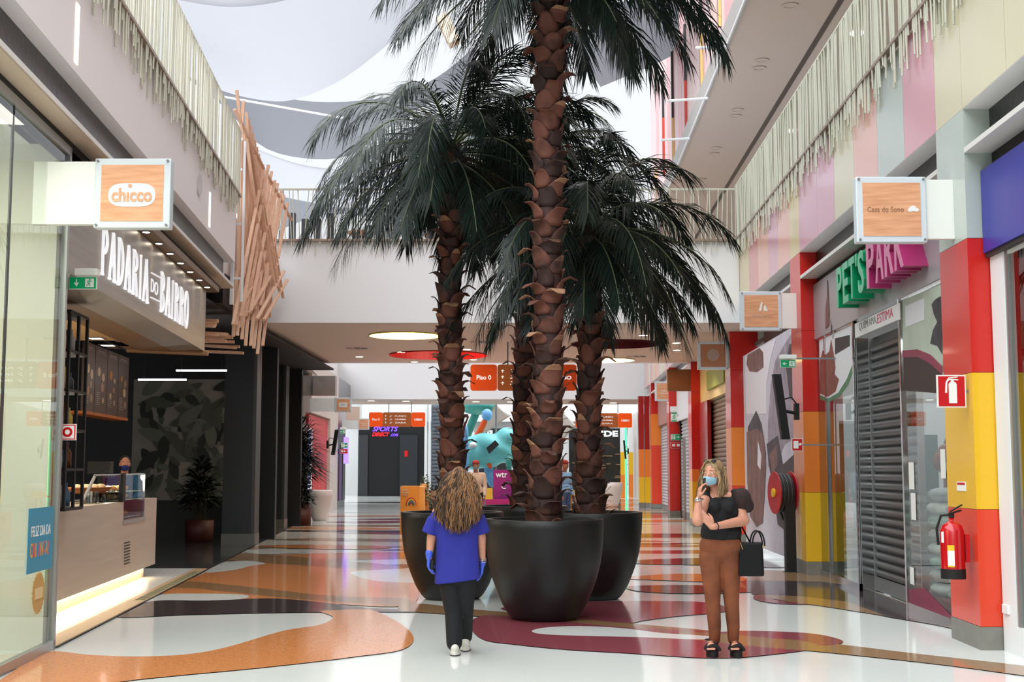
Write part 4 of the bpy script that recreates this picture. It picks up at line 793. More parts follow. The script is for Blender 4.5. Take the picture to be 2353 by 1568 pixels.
def leafy(name, label, c, h, r, n, col, seed, pot=None, group=None, lw=.03, ll=.3):
    rs = random.Random(seed); t = thing(name, label, 'plant', c)
    if pot: MB().lathe(pot[0], c, 28).build('pot', pot[1], t, smooth=True)
    b = MB(); st = MB(); c = Vector(c); base = c + Vector((0, 0, h * .35))
    for i in range(n):
        a = rs.uniform(0, 2 * pi); e = rs.uniform(.2, 1.4); L = rs.uniform(.5, 1) * ll; o = base + Vector((cos(a) * cos(e), sin(a) * cos(e), 0)) * r * rs.uniform(.2, .9) + Vector((0, 0, h * .6 * sin(e) * rs.uniform(.3, 1)))
        d = Vector((cos(a) * cos(e * .7), sin(a) * cos(e * .7), sin(e * .7) * .8 - .1)).normalized(); s = d.cross(Vector((0, 0, 1))).normalized() * lw * rs.uniform(.7, 1.3)
        m_ = o + d * L * .5 + Vector((0, 0, .02)); e_ = o + d * L - Vector((0, 0, L * .3)); b.add([tuple(o), tuple(m_ + s), tuple(e_), tuple(m_ - s)], [(0, 1, 2, 3)])
        if i % 6 == 0: st.tube([c + Vector((0, 0, h * .1)), o], .006, 4)
    b.build('foliage', col, t); st.build('stem', mat('stem_brown', (70, 56, 36), .7), t); return t
pg = mat('leaf_green', (44, 74, 40), .5, noise=.3, nscale=3); pdk = mat('leaf_darkgreen', (18, 30, 22), .5, noise=.3, nscale=3)
leafy('potted_plant', 'green leafy plant inside the shop at the right edge', RF(10.6, .7, 0), 1.9, .28, 160, mat('leaf_olive', (96, 104, 40), .5, noise=.3), 3, ([(0, 0), (.18, 0), (.22, .5), (.2, .5), (.0, .45)], M['white']))
# mural panel
t = thing('mural', 'large printed mural of faces hung between the second and third pillars', 'mural', RF(23.5, .12, 0)); MB(RF).box((20.85, .1, .12), (26.9, .14, 3.98)).build('canvas', mat('mural_ground', (196, 190, 202), .55, noise=.08, nscale=1.2), t)
def c7(p): return [(1650 + x / 2.613, 500 + y / 2.613) for x, y in p]
def c8(p): return [(1650 + x / 2.538, 950 + y / 2.538) for x, y in p]
mk = [mat('mural_dark', (70, 60, 66), .6, noise=.35, nscale=3), mat('mural_brown', (120, 86, 82), .6, noise=.3, nscale=3), mat('mural_light', (222, 216, 222), .6), mat('mural_mid', (150, 138, 150), .6, noise=.25, nscale=3)]
for pts, m, l in ((c7([(172, 880), (178, 790), (210, 748), (250, 752), (272, 810), (275, 900), (235, 930), (190, 925)]), 1, 1), (c7([(160, 720), (330, 690), (350, 700), (320, 830), (290, 1000), (290, 1180), (170, 1180)]), 2, 0),
    (c7([(300, 1230), (318, 1000), (345, 860), (400, 760), (448, 690), (452, 1330), (400, 1360), (350, 1500), (300, 1500)]), 3, 0), (c7([(408, 900), (430, 760), (450, 760), (452, 1100), (430, 1080), (418, 960)]), 0, 1),
    (c8([(168, 110), (232, 88), (268, 130), (282, 300), (272, 500), (262, 640), (225, 662), (188, 600), (172, 400)]), 1, 2), (c8([(285, 180), (350, 130), (380, 300), (445, 240), (450, 430), (400, 690), (350, 650), (320, 420), (298, 300)]), 0, 2),
    (c8([(235, 160), (255, 250), (250, 330), (232, 300)]), 2, 3), (c8([(300, 250), (345, 180), (350, 300), (320, 360)]), 1, 3), (c7([(180, 1260), (230, 1160), (262, 1240), (290, 1420), (280, 1560), (190, 1560)]), 0, 1)):
    q = [RW(x, y, .1) for x, y in pts]; MB().prism([(max(20.9, min(26.8, p.y)), max(.15, min(3.95, p.z))) for p in q], lambda u, v, d, l=l: RF(u, .098 - l * .002 - d, v), 0, .0015).build('printed_shape', mk[m], t)
# hose reel on its black post
pb = G(1817, 1316); t = thing('hose_post', 'black square post standing in front of the mural', 'post', (pb.x, pb.y, 0)); zt_ = P(1817, 1118, pb.y).z
MB().box((pb.x - .08, pb.y - .08, 0), (pb.x + .08, pb.y + .08, zt_)).build('column', M['black'], t); MB().box((pb.x - .1, pb.y - .1, 0), (pb.x + .1, pb.y + .1, .015)).build('base_plate', M['dgrey'], t)
c = P(1779, 1133, pb.y + .15); t = thing('fire_hose_reel', 'red fire hose reel with grey hose and yellow hub beside the black post', 'hose reel', tuple(c)); X = Vector((1, .12, 0)).normalized()
for k, u in enumerate((0, .27)): b = MB(); b.tube([c + X * u, c + X * (u + .015)], .34, 36, 0); b.build('red_disc', mat('reel_red', (176, 22, 34), .35), t, bevel=.004)
b = MB()
for k in range(7): b.tube([c + X * (.05 + .03 * k) + Vector((-.12 * sin(q) , .99 * sin(q), cos(q))).normalized() * (.27 + .02 * (k % 2)) for q in [2 * pi * j / 28 for j in range(29)]], .022, 8)
b.build('hose', M['dgrey'], t, smooth=True); b = MB(); b.tube([c - X * .03, c + X * .02], .07, 16); b.build('hub', mat('hub_yellow', (222, 176, 40), .4), t)
b = MB(); b.tube([c + X * .1 + Vector((0, 0, -.3)), c + X * .12 + Vector((.02, 0, -.42)), c + X * .22 + Vector((0, 0, -.46))], .02, 8); b.tube([c + X * .2, Vector((pb.x, pb.y, c.z))], .03, 8); b.build('nozzle', M['black'], t)
# extinguisher
c = P(2191, 1330, 12.02); z1 = P(2191, 1203, 12.02).z
t = thing('fire_extinguisher', 'red fire extinguisher hung on the pillar at the right', 'fire extinguisher', tuple(c)); h = z1 - c.z; r = .112
MB().lathe([(0, 0), (r, 0), (r, .09), (0, .09)], tuple(c), 28).build('black_foot', M['black'], t, smooth=False)
MB().lathe([(r - .004, .09), (r - .004, h - .07), (r * .8, h - .02), (r * .35, h + .015), (.02, h + .02), (.02, h + .05), (0, h + .05)], tuple(c), 28).build('cylinder', mat('ext_red', (182, 10, 20), .22, coat=.5), t, smooth=True)
b = MB(); q = c + Vector((0, 0, h + .05)); b.tube([q, q + Vector((0, 0, .05))], .025, 10); b.bar(q + Vector((-.02, -.03, .04)), q + Vector((.09, .0, .07)), .02, .015); b.bar(q + Vector((-.02, -.03, .06)), q + Vector((.1, .0, .12)), .02, .01); b.tube([q + Vector((0, .0, .03)), q + Vector((-.09, .02, .02)), q + Vector((-.13, .03, -.1)), q + Vector((-.12, .03, -.25))], .012, 6); b.build('valve', M['black'], t)
MB().box((c.x + r, c.y - .03, c.z + .15), (c.x + r + .04, c.y + .1, c.z + h - .1)).build('bracket', M['red'], t)
for (a0, a1, za, zb, m, nm) in ((-2.3, -1.75, .12, .26, M['paper'], 'label'), (-2.3, -1.75, .26, .31, mat('label_yellow', (226, 186, 40), .5), 'label'), (-2.3, -1.75, .09 + .02, .125, MATS['label_yellow'], 'label'), (-2.9, -2.6, .33, .43, M['paper'], 'label')):
    b = MB(); n = 6; b.add([(c.x + (r + .001) * cos(a0 + (a1 - a0) * i / n), c.y + (r + .001) * sin(a0 + (a1 - a0) * i / n), c.z + z) for z in (za, zb) for i in range(n + 1)], [(i, i + 1, n + 2 + i, n + 1 + i) for i in range(n)]); b.build(nm, m, t)
t = thing('pillar_sticker', 'small white sticker with a red strip on the yellow pillar face', 'sticker', RF(12.38, -.006, 1.6)); a, c = RW(2199, 1107, -.002), RW(2220, 1129, -.002)
MB(RF).box((min(a.y, c.y), -.006, c.z), (max(a.y, c.y), -.001, a.z)).build('paper', M['paper'], t); MB(RF).box((min(a.y, c.y) + .02, -.008, a.z - .03), (max(a.y, c.y) - .02, -.006, a.z - .01)).build('strip', M['red'], t)
# column loudspeakers
def speaker(px0, px1, py0, py1, Y, label, side=1):
    a, c = P(px0, py0, Y), P(px1, py1, Y); w = .2 * Y / 19.3 if Y < 30 else .02 * Y * .35; w = (c.x - a.x) * .5; t = thing('column_speaker', label, 'loudspeaker', (a.x, Y, c.z))
    MB().add([(x + sx_, y, z) for y in (Y, Y + .14) for x, z, sx_ in ((a.x, a.z, 0), (a.x + w, a.z, 0), (c.x, c.z, 0), (c.x - w, c.z, 0))] if side > 0 else [(x, y, z) for y in (Y, Y + .14) for x, z in ((c.x - w, a.z), (c.x, a.z), (a.x + w, c.z), (a.x, c.z))], [(0, 1, 2, 3), (7, 6, 5, 4), (0, 4, 5, 1), (1, 5, 6, 2), (2, 6, 7, 3), (3, 7, 4, 0)]).build('cabinet', mat('speaker_black', (12, 12, 13), .5), t)
    m_ = Vector(((a.x + c.x) / 2, Y + .08, (a.z + c.z) / 2 - .05)); b = MB(); d = (c.x - a.x) * side; b.tube([m_, m_ + Vector((d * 1.0, 0, -.05))], .025, 8); b.tube([m_ + Vector((0, 0, .15)), m_ + Vector((d * .7, 0, .2)), m_ + Vector((d, 0, .1))], .012, 6); b.box((m_.x + d * 1.0 - .03, Y, m_.z - .15), (m_.x + d * 1.0 + .03, Y + .14, m_.z + .1)); b.build('bracket', M['black'], t)
speaker(1777, 1816, 860, 1010, 19.6, 'black column loudspeaker tilted on a bracket in front of the mural')
speaker(1558, 1579, 952, 1038, 42.9, 'black column loudspeaker beside the far red pillar')
speaker(761, 777, 988, 1046, 41.5, 'black column loudspeaker leaning on the left wall beyond the red poster', -1)
# shops further down
def bay(s0, s1, fm, z0, z1, sm, extra=None, nm=''):
    t = thing('shop_fascia', nm + ' fascia above a shutter on the right beyond the mural', 'fascia', RF((s0 + s1) / 2, .3, z0)); MB(RF).box((s0, .26, z0), (s1, .36, z1)).build('panel', fm, t)
    shutter(s0 + .5, s1 - .5, .02, z0, .4, 'roller shutter under the ' + nm + ' fascia', sm); return t
t = bay(29.02, 36.3, mat('fascia_sand', (210, 184, 128), .5), 3.45, 4.5, mat('shutter_brown', (120, 98, 82), .4, .4), nm='sand coloured')
a, c = RW(1628, 850, .26), RW(1668, 870, .26); MB(RF).box((min(a.y, c.y), .2, 3.7), (max(a.y, c.y), .26, 4.2)).build('green_sign', mat('sign_lime', (150, 158, 40), .5), t)
slab(RF, 'wall_right', [(34.2, 36.3, .2, .3, .21, 3.44)], [RM[10]])
bay(37.2, 43.4, M['white'], 3.2, 4.5, mat('shutter_white', (190, 192, 196), .4, .2), nm='white')
bay(44.3, 51.4, mat('fascia_dull', (170, 120, 110), .5), 3.3, 4.4, MATS['shutter_white'], nm='dull pink')
b = MB(); a, c = G(1558, 1187), G(1569, 1187); b.box((a.x, 43.1, .0), (c.x, 43.36, 4.2)); tag(b.build('black_panel', M['black']), 'tall black panel right behind the far red pillar', 'panel')
b = MB(); q = G(1574, 1196); b.tube([(q.x, q.y, 0), (q.x, q.y, 2.6)], .05, 10); tag(b.build('light_post', M['alu']), 'slim pale post right of the black panel', 'post')
# ================================================================ planters and palms
potm = mat('planter_black', (18, 20, 21), .42, spec=.45, noise=.12, nscale=5); soilm = mat('planter_soil', (28, 20, 15), .9, noise=.4, nscale=20, bump=.6)
prof = [(0, 0), (.33, 0), (.36, .02), (.39, .05), (.43, .11), (.47, .18), (.527, .32), (.575, .45), (.613, .59), (.635, .74), (.647, .88), (.652, 1.0), (.655, 1.085), (.648, 1.09), (.59, 1.09), (.582, 1.08), (.57, .98), (0, .98)]
POTS = [((1250 - 1176.5) / F * 14.26, 14.26, 'large black planter bowl standing nearest of the four, in front of the tallest palm'),
        ((1041 - 1176.5) / F * 16.5, 16.5, 'large black planter bowl behind the person in the blue shirt'),
        ((1356 - 1176.5) / F * 16.5, 16.5, 'large black planter bowl on the right of the group, under the lowest palm'),
        (.17, 19.2, 'large black planter bowl at the back of the group, mostly hidden')]
for x, y, lab in POTS:
    t = thing('planter', lab, 'planter', (x, y, 0)); MB().lathe(prof[:-1], (x, y, 0), 64).build('bowl', potm, t, smooth=True)
    MB().lathe([(.575, .985), (.3, 1.0), (0, 1.01)], (x, y, 0), 40).build('soil', soilm, t, smooth=True)
barkm = mat('palm_bark', (106, 64, 51), .7, col2=(48, 29, 25), nscale=9, island=.9, bump=.5)
tipm = mat('palm_bark_tip', (156, 118, 90), .8, col2=(74, 48, 38), nscale=9, island=.9)
fibm = mat('palm_fibre', (44, 28, 22), .9, noise=.3, nscale=30)
frm = mat('palm_leaf', (20, 36, 29), .45, noise=.35, nscale=1.6, island=.5, spec=.5); frm2 = mat('palm_stalk', (84, 92, 60), .5)
def palm(base, top, r0, r1, label, seed, nfr, zstart=.98, flen=2.1, elmin=-.5):
    rs = random.Random(seed); base = Vector(base); top = Vector(top); t = thing('palm_tree', label, 'palm', (base.x, base.y, zstart)); L = (top - base).length
    cen = lambda q: base.lerp(top, q) + Vector((.03 * sin(q * 5 + seed), 0, 0)) * min(1, q * 4)
    rad = lambda q: r1 + (r0 - r1) * math.exp(-q * L * 2.0)
    b = MB(); b.tube([cen(i / 24) for i in range(25)], [rad(i / 24) * .88 for i in range(25)], 18, 0)
    n = int(L / .043); ang = rs.uniform(0, 6)
    for i in range(n):
        q = (i + .5) / n * .985; a = ang + i * 2.39996 + rs.uniform(-.12, .12); c = cen(q); R = rad(q) * .86; w = rs.uniform(.085, .15) * (R / .15) ** .5; h = rs.uniform(.16, .29) * (R / .15) ** .3; fl_ = rs.choice([.015, .03, .05, .08, .11, .14]) * rs.uniform(.8, 1.3); tw = rs.uniform(-.3, .3)
        pts = []; rows = 6
        for k in range(rows + 1):
            v = k / rows; ww = w * (1 - .1 * v if v < .3 else .97 * (1 - ((v - .3) / .7) ** 1.05) + .13); out = R + .012 + .03 * v + fl_ * max(0, v - .5) ** 1.6 * 6 * .5
            for j in range(5):
                u = (j - 2) / 2; aa = a + u * ww / max(.06, R) * .95 + tw * v; o = out - abs(u) ** 2 * .012 * (1 - v) + abs(u) ** 2 * .018 * v
                pts.append(c + Vector((cos(aa) * o, sin(aa) * o, -h * .45 + h * v - (fl_ * 1.2 * max(0, v - .8) * 3))))
        m = len(b.v)
        b.add([tuple(p) for p in pts], [(k * 5 + j, k * 5 + j + 1, k * 5 + j + 6, k * 5 + j + 5) for k in range(rows) for j in range(4)], 0)
        if rs.random() < .35:
            for f in range(len(b.m) - 8, len(b.m)): b.m[f] = 1
    for i in range(60):
        q = rs.uniform(0, .25); a = rs.uniform(0, 6.28); c = cen(q); R = rad(q); p = c + Vector((cos(a), sin(a), 0)) * R; b.tube([p, p + Vector((cos(a) * .08, sin(a) * .08, rs.uniform(-.03, .08)))], [.004, .001], 3, 2)
    tr = b.build('trunk', [barkm, tipm, fibm], t, smooth=True)
    so = tr.modifiers.new('thick', 'SOLIDIFY'); so.thickness = .006
    for i in range(nfr):          # fronds, each a stalk with two rows of leaflets
        q = (i + .5) / nfr; el = 1.3 - (1.3 - elmin) * q ** .72 + rs.uniform(-.12, .12); a = i * 2.39996 + rs.uniform(-.2, .2); fl2 = flen * rs.uniform(.85, 1.1) * (.62 + .42 * sin(pi * min(1, q * .8 + .12)))
        o = top + Vector((cos(a), sin(a), 0)) * .06 + Vector((0, 0, .12 - .35 * q)); d = Vector((cos(a) * cos(el), sin(a) * cos(el), sin(el))); path = [o]; N = 18; st = fl2 / N; droop = rs.uniform(.085, .135) * (1.3 - .75 * q)
        for k in range(N):
            d = (d + Vector((0, 0, -droop * (.4 + 1.1 * k / N)))).normalized(); path.append(path[-1] + d * st)
        st_ = MB(); st_.tube(path, [.016 * (1 - k / (N + 1)) + .003 for k in range(N + 1)], 5); b = MB()
        side0 = Vector((-sin(a), cos(a), 0)); NL = int(66 * fl2 / 2.1); tw = rs.uniform(-.35, .35)
        for k in range(NL):
            v = .12 + .88 * (k + .5) / NL; f = v * N; j = min(N - 1, int(f)); p = path[j].lerp(path[j + 1], f - j); tg = (path[j + 1] - path[j]).normalized(); up = side0.cross(tg).normalized(); up = up if up.z > -2 else -up
            ll = (.16 + .36 * sin(pi * min(1, v * .92 + .06)) ** .7) * rs.uniform(.7, 1.1) * (flen / 2.1)
            for sd in (-1, 1):
                dd = (side0 * sd * (.75 - .35 * v) + tg * (.55 + .5 * v) + up * rs.uniform(-.2, .38) + Vector((0, 0, -.18 + tw * sd * .5))).normalized(); m_ = p + dd * ll * .5 + Vector((0, 0, -.01)); e_ = p + dd * ll + Vector((0, 0, -.22 * ll * rs.uniform(.6, 1.8))); wv = dd.cross(up).normalized() * .009 + up * .004
                b.add([tuple(p - wv * .5), tuple(p + wv * .5), tuple(m_ + wv), tuple(m_ - wv), tuple(e_)], [(0, 1, 2, 3), (3, 2, 4)], 0)
        fo = b.build('frond', frm, t); st_.build('stalk', frm2, fo)
    return t
px_ = lambda x, Y: (x - 1176.5) / F * Y * 1.0
p0, p1, p2, p3 = POTS
palm((p0[0] - .01, 14.26, .9), (px_(1272, 14.85), 14.3, 7.55), .235, .162, 'tallest palm in the nearest planter, its crown above the picture', 1, 46, flen=2.3, elmin=-.35)
palm((p1[0], 16.5, .9), (p1[0] - .03, 16.5, 5.85), .25, .15, 'palm with a wide crown on the left, rising behind the person in the blue shirt', 2, 54, flen=2.3, elmin=-.42)
palm((p3[0] + .02, 19.2, .9), (.26, 19.3, 6.3), .30, .165, 'palm at the back of the group, half hidden by the tallest trunk', 3, 50, flen=2.2, elmin=-.4)
palm((p2[0] + .01, 16.5, .9), (p2[0] - .04, 16.5, 4.75), .25, .15, 'lowest palm with drooping fronds, in the right hand planter', 4, 56, flen=2.15, elmin=-.55)
palm_x = None
# ================================================================ under the bridge, far hall, upper deck, roof
for i, (x, y, z) in enumerate([(921.8, 808.8, BZ), (825.7, 819.5, BZ), (952, 831, BZ), (1073.6, 802.6, BZ), (1088, 826, BZ), (1478, 770, BZ), (1554.5, 787.6, BZ), (1555, 804, BZ), (1285, 795, BZ), (853, 921, 4.585), (933, 922, 4.585), (1014, 922.5, 4.585), (1093.5, 923, 4.585), (1174, 923.5, 4.585), (1409, 925.7, 4.585)]):
    p = G(x, y, z); r = .12 if z == BZ else .2; b = MB(); b.tube([(p.x, p.y, z - .012), (p.x, p.y, z)], r, 20, 0); b.tube([(p.x, p.y, z - .016), (p.x, p.y, z - .0121)], r * .8, 20, 1)
    near = z == BZ
    if near: L = bpy.data.lights.new('down', 'SPOT'); L.energy = 105; L.spot_size = radians(120); L.spot_blend = .5; L.color = (1, .93, .82); L.shadow_soft_size = .1; lo = bpy.data.objects.new('down', L); COL.objects.link(lo); lo.location = (p.x, p.y, z - .03)
    tag(b.build('downlight', [M['ceil'], mat('lamp_soft', (255, 244, 225), .5, emit=6)]), 'small round downlight in the ' + ('ceiling of the near footbridge' if near else 'soffit of the far footbridge'), 'light', 'downlights under the ' + ('near' if near else 'far') + ' footbridge')
for x, y in ((820, 800.5), (1105, 786), (1462, 819)):
    p = G(x, y, BZ); b = MB()
    for k in range(16): a = 2 * pi * k / 16; b.add([(p.x + .1 * cos(a), p.y + .1 * sin(a), BZ - .01), (p.x + .28 * cos(a + .08), p.y + .28 * sin(a + .08), BZ - .012), (p.x + .28 * cos(a - .12), p.y + .28 * sin(a - .12), BZ - .004)], [(0, 1, 2)], 0)
    b.tube([(p.x, p.y, BZ - .008), (p.x, p.y, BZ)], .07, 12); tag(b.build('ceiling_vent', M['dgrey']), 'round swirl air vent in the ceiling of the near footbridge', 'vent', 'swirl vents under the near footbridge')
for (x, y) in ((1816, 300), (1969, 75)):   # lit spots of the gallery soffit
    p = G(x, y, 10.9); b = MB(); b.tube([(p.x, p.y, 10.87), (p.x, p.y, 10.9)], .14, 20); tag(b.build('downlight', MATS['lamp_soft']), 'glowing downlight in the gallery soffit at the upper right', 'light', 'lit downlights of the upper right soffit')
for (x, y) in ((1744, 156), (1750, 138), (1694, 252), (1690, 266), (1646, 340), (1640, 353), (1815, 12), (1612, 412)):
    p = G(x, y, 10.9); b = MB(); b.lathe([(.17, 10.895), (.17, 10.88), (.12, 10.88), (.12, 10.893), (0, 10.893)], (p.x, p.y, 0), 20); tag(b.build('downlight', M['ceil']), 'unlit round downlight in the gallery soffit at the upper right', 'light', 'unlit downlights of the upper right soffit')
# directory signs hanging under the bridges
def directory(px0, px1, py0, py1, Y, cuts, label, em=.12, zt=None):
    a, c = P(px0, py0, Y), P(px1, py1, Y); f = panel_fn((a.x, Y, c.z), (1, 0, 0), (0, 0, 1), (0, -1, 0)); w, h = c.x - a.x, a.z - c.z; t = thing('directory_sign', label, 'sign', (a.x, Y, c.z))
    o1 = mat('dir_orange' + str(Y), (196, 66, 8), .4, emit=em); o2 = mat('dir_brown' + str(Y), (150, 80, 36), .4, emit=em * .6); cs = [0] + [q * w for q in cuts] + [w]
    for i in range(3):
        x0, x1 = cs[i], cs[i + 1] - .01; r = h * .1; pts = []
        for cx, cy, a0 in ((x1 - r, r, -90), (x1 - r, h - r, 0), (x0 + r, h - r, 90), (x0 + r, r, 180)): pts += [(cx + r * cos(radians(a0 + 22.5 * k)), cy + r * sin(radians(a0 + 22.5 * k))) for k in range(5)]
        pq = MB().prism(pts, f, -.1, 0).build('panel', [o1, o2, o1][i], t); pn = pq if i == 1 else (pn if i else pq)
    b = MB(); b.text('Piso 0', lambda u, v, d: f(cs[1] * .23 + u, h * .42 + v, d), cs[1] * .54, h * .17, .006, bold=.02)
    def rb(x0, y0, x1, y1, z=1): b.prism([(x0, y0), (x1, y0), (x1, y1), (x0, y1)], f, .0, .006)
    X = cs[1]; W2 = cs[2] - cs[1]
    for k in range(3):
        y = h * (.74 - .23 * k); s = h * .06; b.prism([(X + .10 * W2 - s * .2, y - s), (X + .10 * W2 + s * .2, y - s), (X + .10 * W2 + s * .2, y + s * .3), (X + .10 * W2 + s, y - s * .1), (X + .10 * W2 + s, y + s * .3), (X + .10 * W2, y + s * 1.2), (X + .10 * W2 - s, y + s * .3), (X + .10 * W2 - s, y - s * .1), (X + .10 * W2 - s * .2, y + s * .3)], f, 0, .006)
        q = X + .24 * W2; b.prism([(q, y - s), (q + s, y - s), (q + 2 * s, y), (q + 3 * s, y), (q + 3 * s, y + s * .5), (q + 1.8 * s, y + s * .5), (q + .8 * s, y - s * .4), (q, y - s * .4)], f, 0, .006); b.tube([f(q + s, y + s, 0), f(q + s, y + s, .006)], s * .35, 8)
        b.text(['FURBO', 'CINEMA', 'ZARA'][k] if Y > 40 else ['FURBO', 'NCFUT', 'IMAR'][k], lambda u, v, d: f(X + W2 * .42 + u, y - s * .8 + v, d), W2 * .4, s * 1.6, .006, bold=.02)
    b.text('UBBO', lambda u, v, d: f(cs[2] + (w - cs[2]) * .2 + u, h * .42 + v, d), (w - cs[2]) * .6, h * .15, .006, bold=.05); b.build('lettering', M['letterglow'], pn)
    b = MB(); tz = zt or BZ
    for q in (.35, .75): b.tube([(a.x + w * q, Y + .05, a.z), (a.x + w * q, Y + .05, tz)], .018, 6)
    b.build('hanger', M['grey'], t); return t
directory(1081, 1326, 838, 898, 30.5, (.253, .745), 'orange hanging directory sign under the near footbridge, behind the palm trunks')
directory(848, 977, 948, 981, 58.5, (.245, .755), 'orange hanging directory under the far footbridge, on the left', .5, 4.585)
directory(1322, 1453, 950, 983, 58.5, (.245, .755), 'orange hanging directory under the far footbridge, on the right', .5, 4.585)
# sports store
b = MB(); a, c = P(822, 1140, 75), P(975, 975, 75); t = thing('sports_store', 'dark sports store front at the far end with glowing blue and red lettering', 'shop', (a.x, 75, 0))
MB().box((a.x, 75, 0), (c.x, 75.6, c.z)).build('facade', mat('store_black', (14, 16, 18), .4), t); f = panel_fn((0, 74.98, 0), (1, 0, 0), (0, 0, 1), (0, -1, 0))
def ftext(s, x0, x1, y0, y1, Y, m, par, sh=0, bo=.015):
    a, c = P(x0, y1, Y), P(x1, y0, Y); MB().text(s, lambda u, v, d: (a.x + u, Y - d, a.z + v), c.x - a.x, c.z - a.z, .03, shear=sh, bold=bo).build('lettering', m, par)
bl = mat('glow_blue', (96, 56, 255), .5, emit=1.6); rd = mat('glow_red', (240, 24, 30), .5, emit=1.2)
ftext('SPORTS', 856, 915, 981, 992, 74.95, bl, t, .35, .02); ftext('DIRECT', 855, 895, 994, 1003, 74.95, rd, t, .35, .02); ftext('.COM', 897, 915, 997, 1003, 74.95, bl, t, .2)
for x0, x1, m in ((822, 846, M['dgrey']), (918, 960, mat('store_slate', (34, 38, 42), .4))): q0, q1 = P(x0, 1140, 74.9), P(x1, 1000, 74.9); MB().box((q0.x, 74.85, 0), (q1.x, 74.9, q1.z)).build('side_panel', m, t)
q0, q1 = P(929, 1050, 74.8), P(937, 1036, 74.8); MB().box((q0.x, 74.8, q0.z), (q1.x, 74.84, q1.z)).build('red_notice', M['red'], t)
# left wall beyond the lounge
lw = lambda o0, o1, s0, s1, z0, z1, m, nm, lab, cat_: tag((lambda b: (b.box((s0, o0, z0), (s1, o1, z1)), b)[1])(MB(LF)).build(nm, m), lab, cat_)
L2 = lambda s, o, z: (-5.164 - .033 * s - o, s, z)
slab(L2, 'wall_left', [(47.7, 50.5, 0, 3, 0, 5.2), (41.95, 47.7, .2, 3, 0, 5.2), (41.95, 47.7, 0, .2, 3.45, 5.2)], [mat('left_far_wall', (206, 194, 184), .5)])
slab(L2, 'wall_left', [(50.5, 55.6, .2, 3, 0, 4.6), (50.5, 55.6, 0, .2, 4.3, 5.2)], [mat('far_left_glazing', (40, 38, 42), .2)])
slab(LF, 'wall_left', [(36.8, 41.9, .25, 3, 0, 5.2)], [M['lounge']])
t = thing('red_poster', 'tall red shop poster with a faint line drawing, left beyond the lounge', 'poster', L2(44.7, .0, 0)); MB(L2).box((42.05, .1, .5), (47.6, .19, 3.4)).build('sheet', mat('poster_red', (200, 22, 30), .4), t)
b = MB(L2); b.box((42.6, .085, 1.55), (45.4, .1, 1.58)); b.box((42.6, .085, 1.42), (45.8, .1, 1.44))
for k in range(7): b.box((42.8 + .5 * k, .085, .6), (42.84 + .5 * k, .1, 1.4))
b.build('white_lines', mat('poster_pink', (226, 120, 120), .5), t)
MB().text('TOGETHER', lambda u, v, d: L2(42.6 + u, .1 - d, 1.98 + v), 2.6, .1, .01).build('lettering', mat('poster_pink', (0, 0, 0)), t)
b = MB(); a, c = P(706, 1185, 41.7), P(717, 985, 41.7); H = c.z - .2; b.box((a.x, 41.6, 0), (c.x, 41.8, c.z)); t = thing('striped_column', 'narrow column with blue and white diagonal stripes beside the red poster', 'column', (a.x, 41.7, 0)); b.build('core', mat('stripe_white', (226, 230, 236), .4, emit=.2), t)
for k in range(20): z = .35 + (c.z - .4) * k / 20; MB().add([(a.x - .004, 41.595, z), (c.x + .004, 41.595, z + .05), (c.x + .004, 41.595, z + .13), (a.x - .004, 41.595, z + .08)], [(0, 1, 2, 3)]).build('stripe', mat('stripe_blue', (32, 60, 150), .4), t)
b = MB(); a, c = P(700, 1185, 41.5), P(705, 975, 41.5); b.box((a.x, 41.4, 0), (c.x, 41.6, c.z)); tag(b.build('light_post', M['white']), 'slim white post left of the striped column', 'post')
wp = mat('vase_white', (214, 204, 196), .4)
vprof = [(0, 0), (.21, 0), (.24, .1), (.34, .45), (.41, .75), (.40, .93), (.37, .95), (.35, .9), (0, .85)]
def vase(px, py, k, lab): g = G(px, py); b = MB(); b.lathe([(r * k, z * k) for r, z in vprof], g, 32); return tag(b.build('vase_planter', wp, smooth=True), lab, 'planter')
vase(734, 1197, 1.0, 'big white tapered planter before the red poster on the left'); vase(1407, 1166, 1.08, 'white tapered planter far back right of the palm group')
leafy('potted_plant', 'dark palm like plant spreading over the red poster edge on the left', tuple(G(684, 1204)), 3.3, .55, 1100, pdk, 21, ([(0, 0), (.33, 0), (.36, .6), (.33, .6), (0, .55)], mat('pot_rust', (70, 30, 24), .5)), lw=.03, ll=.85)
leafy('potted_plant', 'low dark bushy plant beside the slate pillar in the lounge', tuple(G(690, 1208)), 1.5, .38, 520, pdk, 22, ([(0, 0), (.3, 0), (.32, .5), (.3, .5), (0, .45)], MATS['pot_rust']), lw=.04, ll=.3)
leafy('potted_plant', 'dark bushy plant in front of the leaf wallpaper', (-6.9, 28.6, 0), 1.9, .45, 300, pdk, 23, ([(0, 0), (.3, 0), (.32, .5), (.3, .5), (0, .45)], MATS['pot_rust']), lw=.05, ll=.4)
# left far shops: glass with coloured screens
t = thing('advertising_screen', 'tall glowing violet screen on the far left wall', 'screen', P(790, 1065, 50.2)); a, c = P(789, 1066, 50.2), P(801, 1005, 50.2); MB().box((a.x, 50.2, a.z), (c.x, 50.3, c.z)).build('display', mat('screen_violet', (150, 120, 240), .4, emit=.8), t)
for i, s in enumerate((57, 60, 63)): s = 51 + 1.4 * i; b = MB(L2); b.box((s, .12, .3), (s + 1.1, .19, 2.2 + .2 * i)); tag(b.build('shop_display', mat('disp_' + str(i), ((60, 20, 30), (90, 40, 110), (50, 44, 50))[i], .4)), ['dark red', 'violet', 'grey'][i] + ' window display in the far left glazing', 'display')
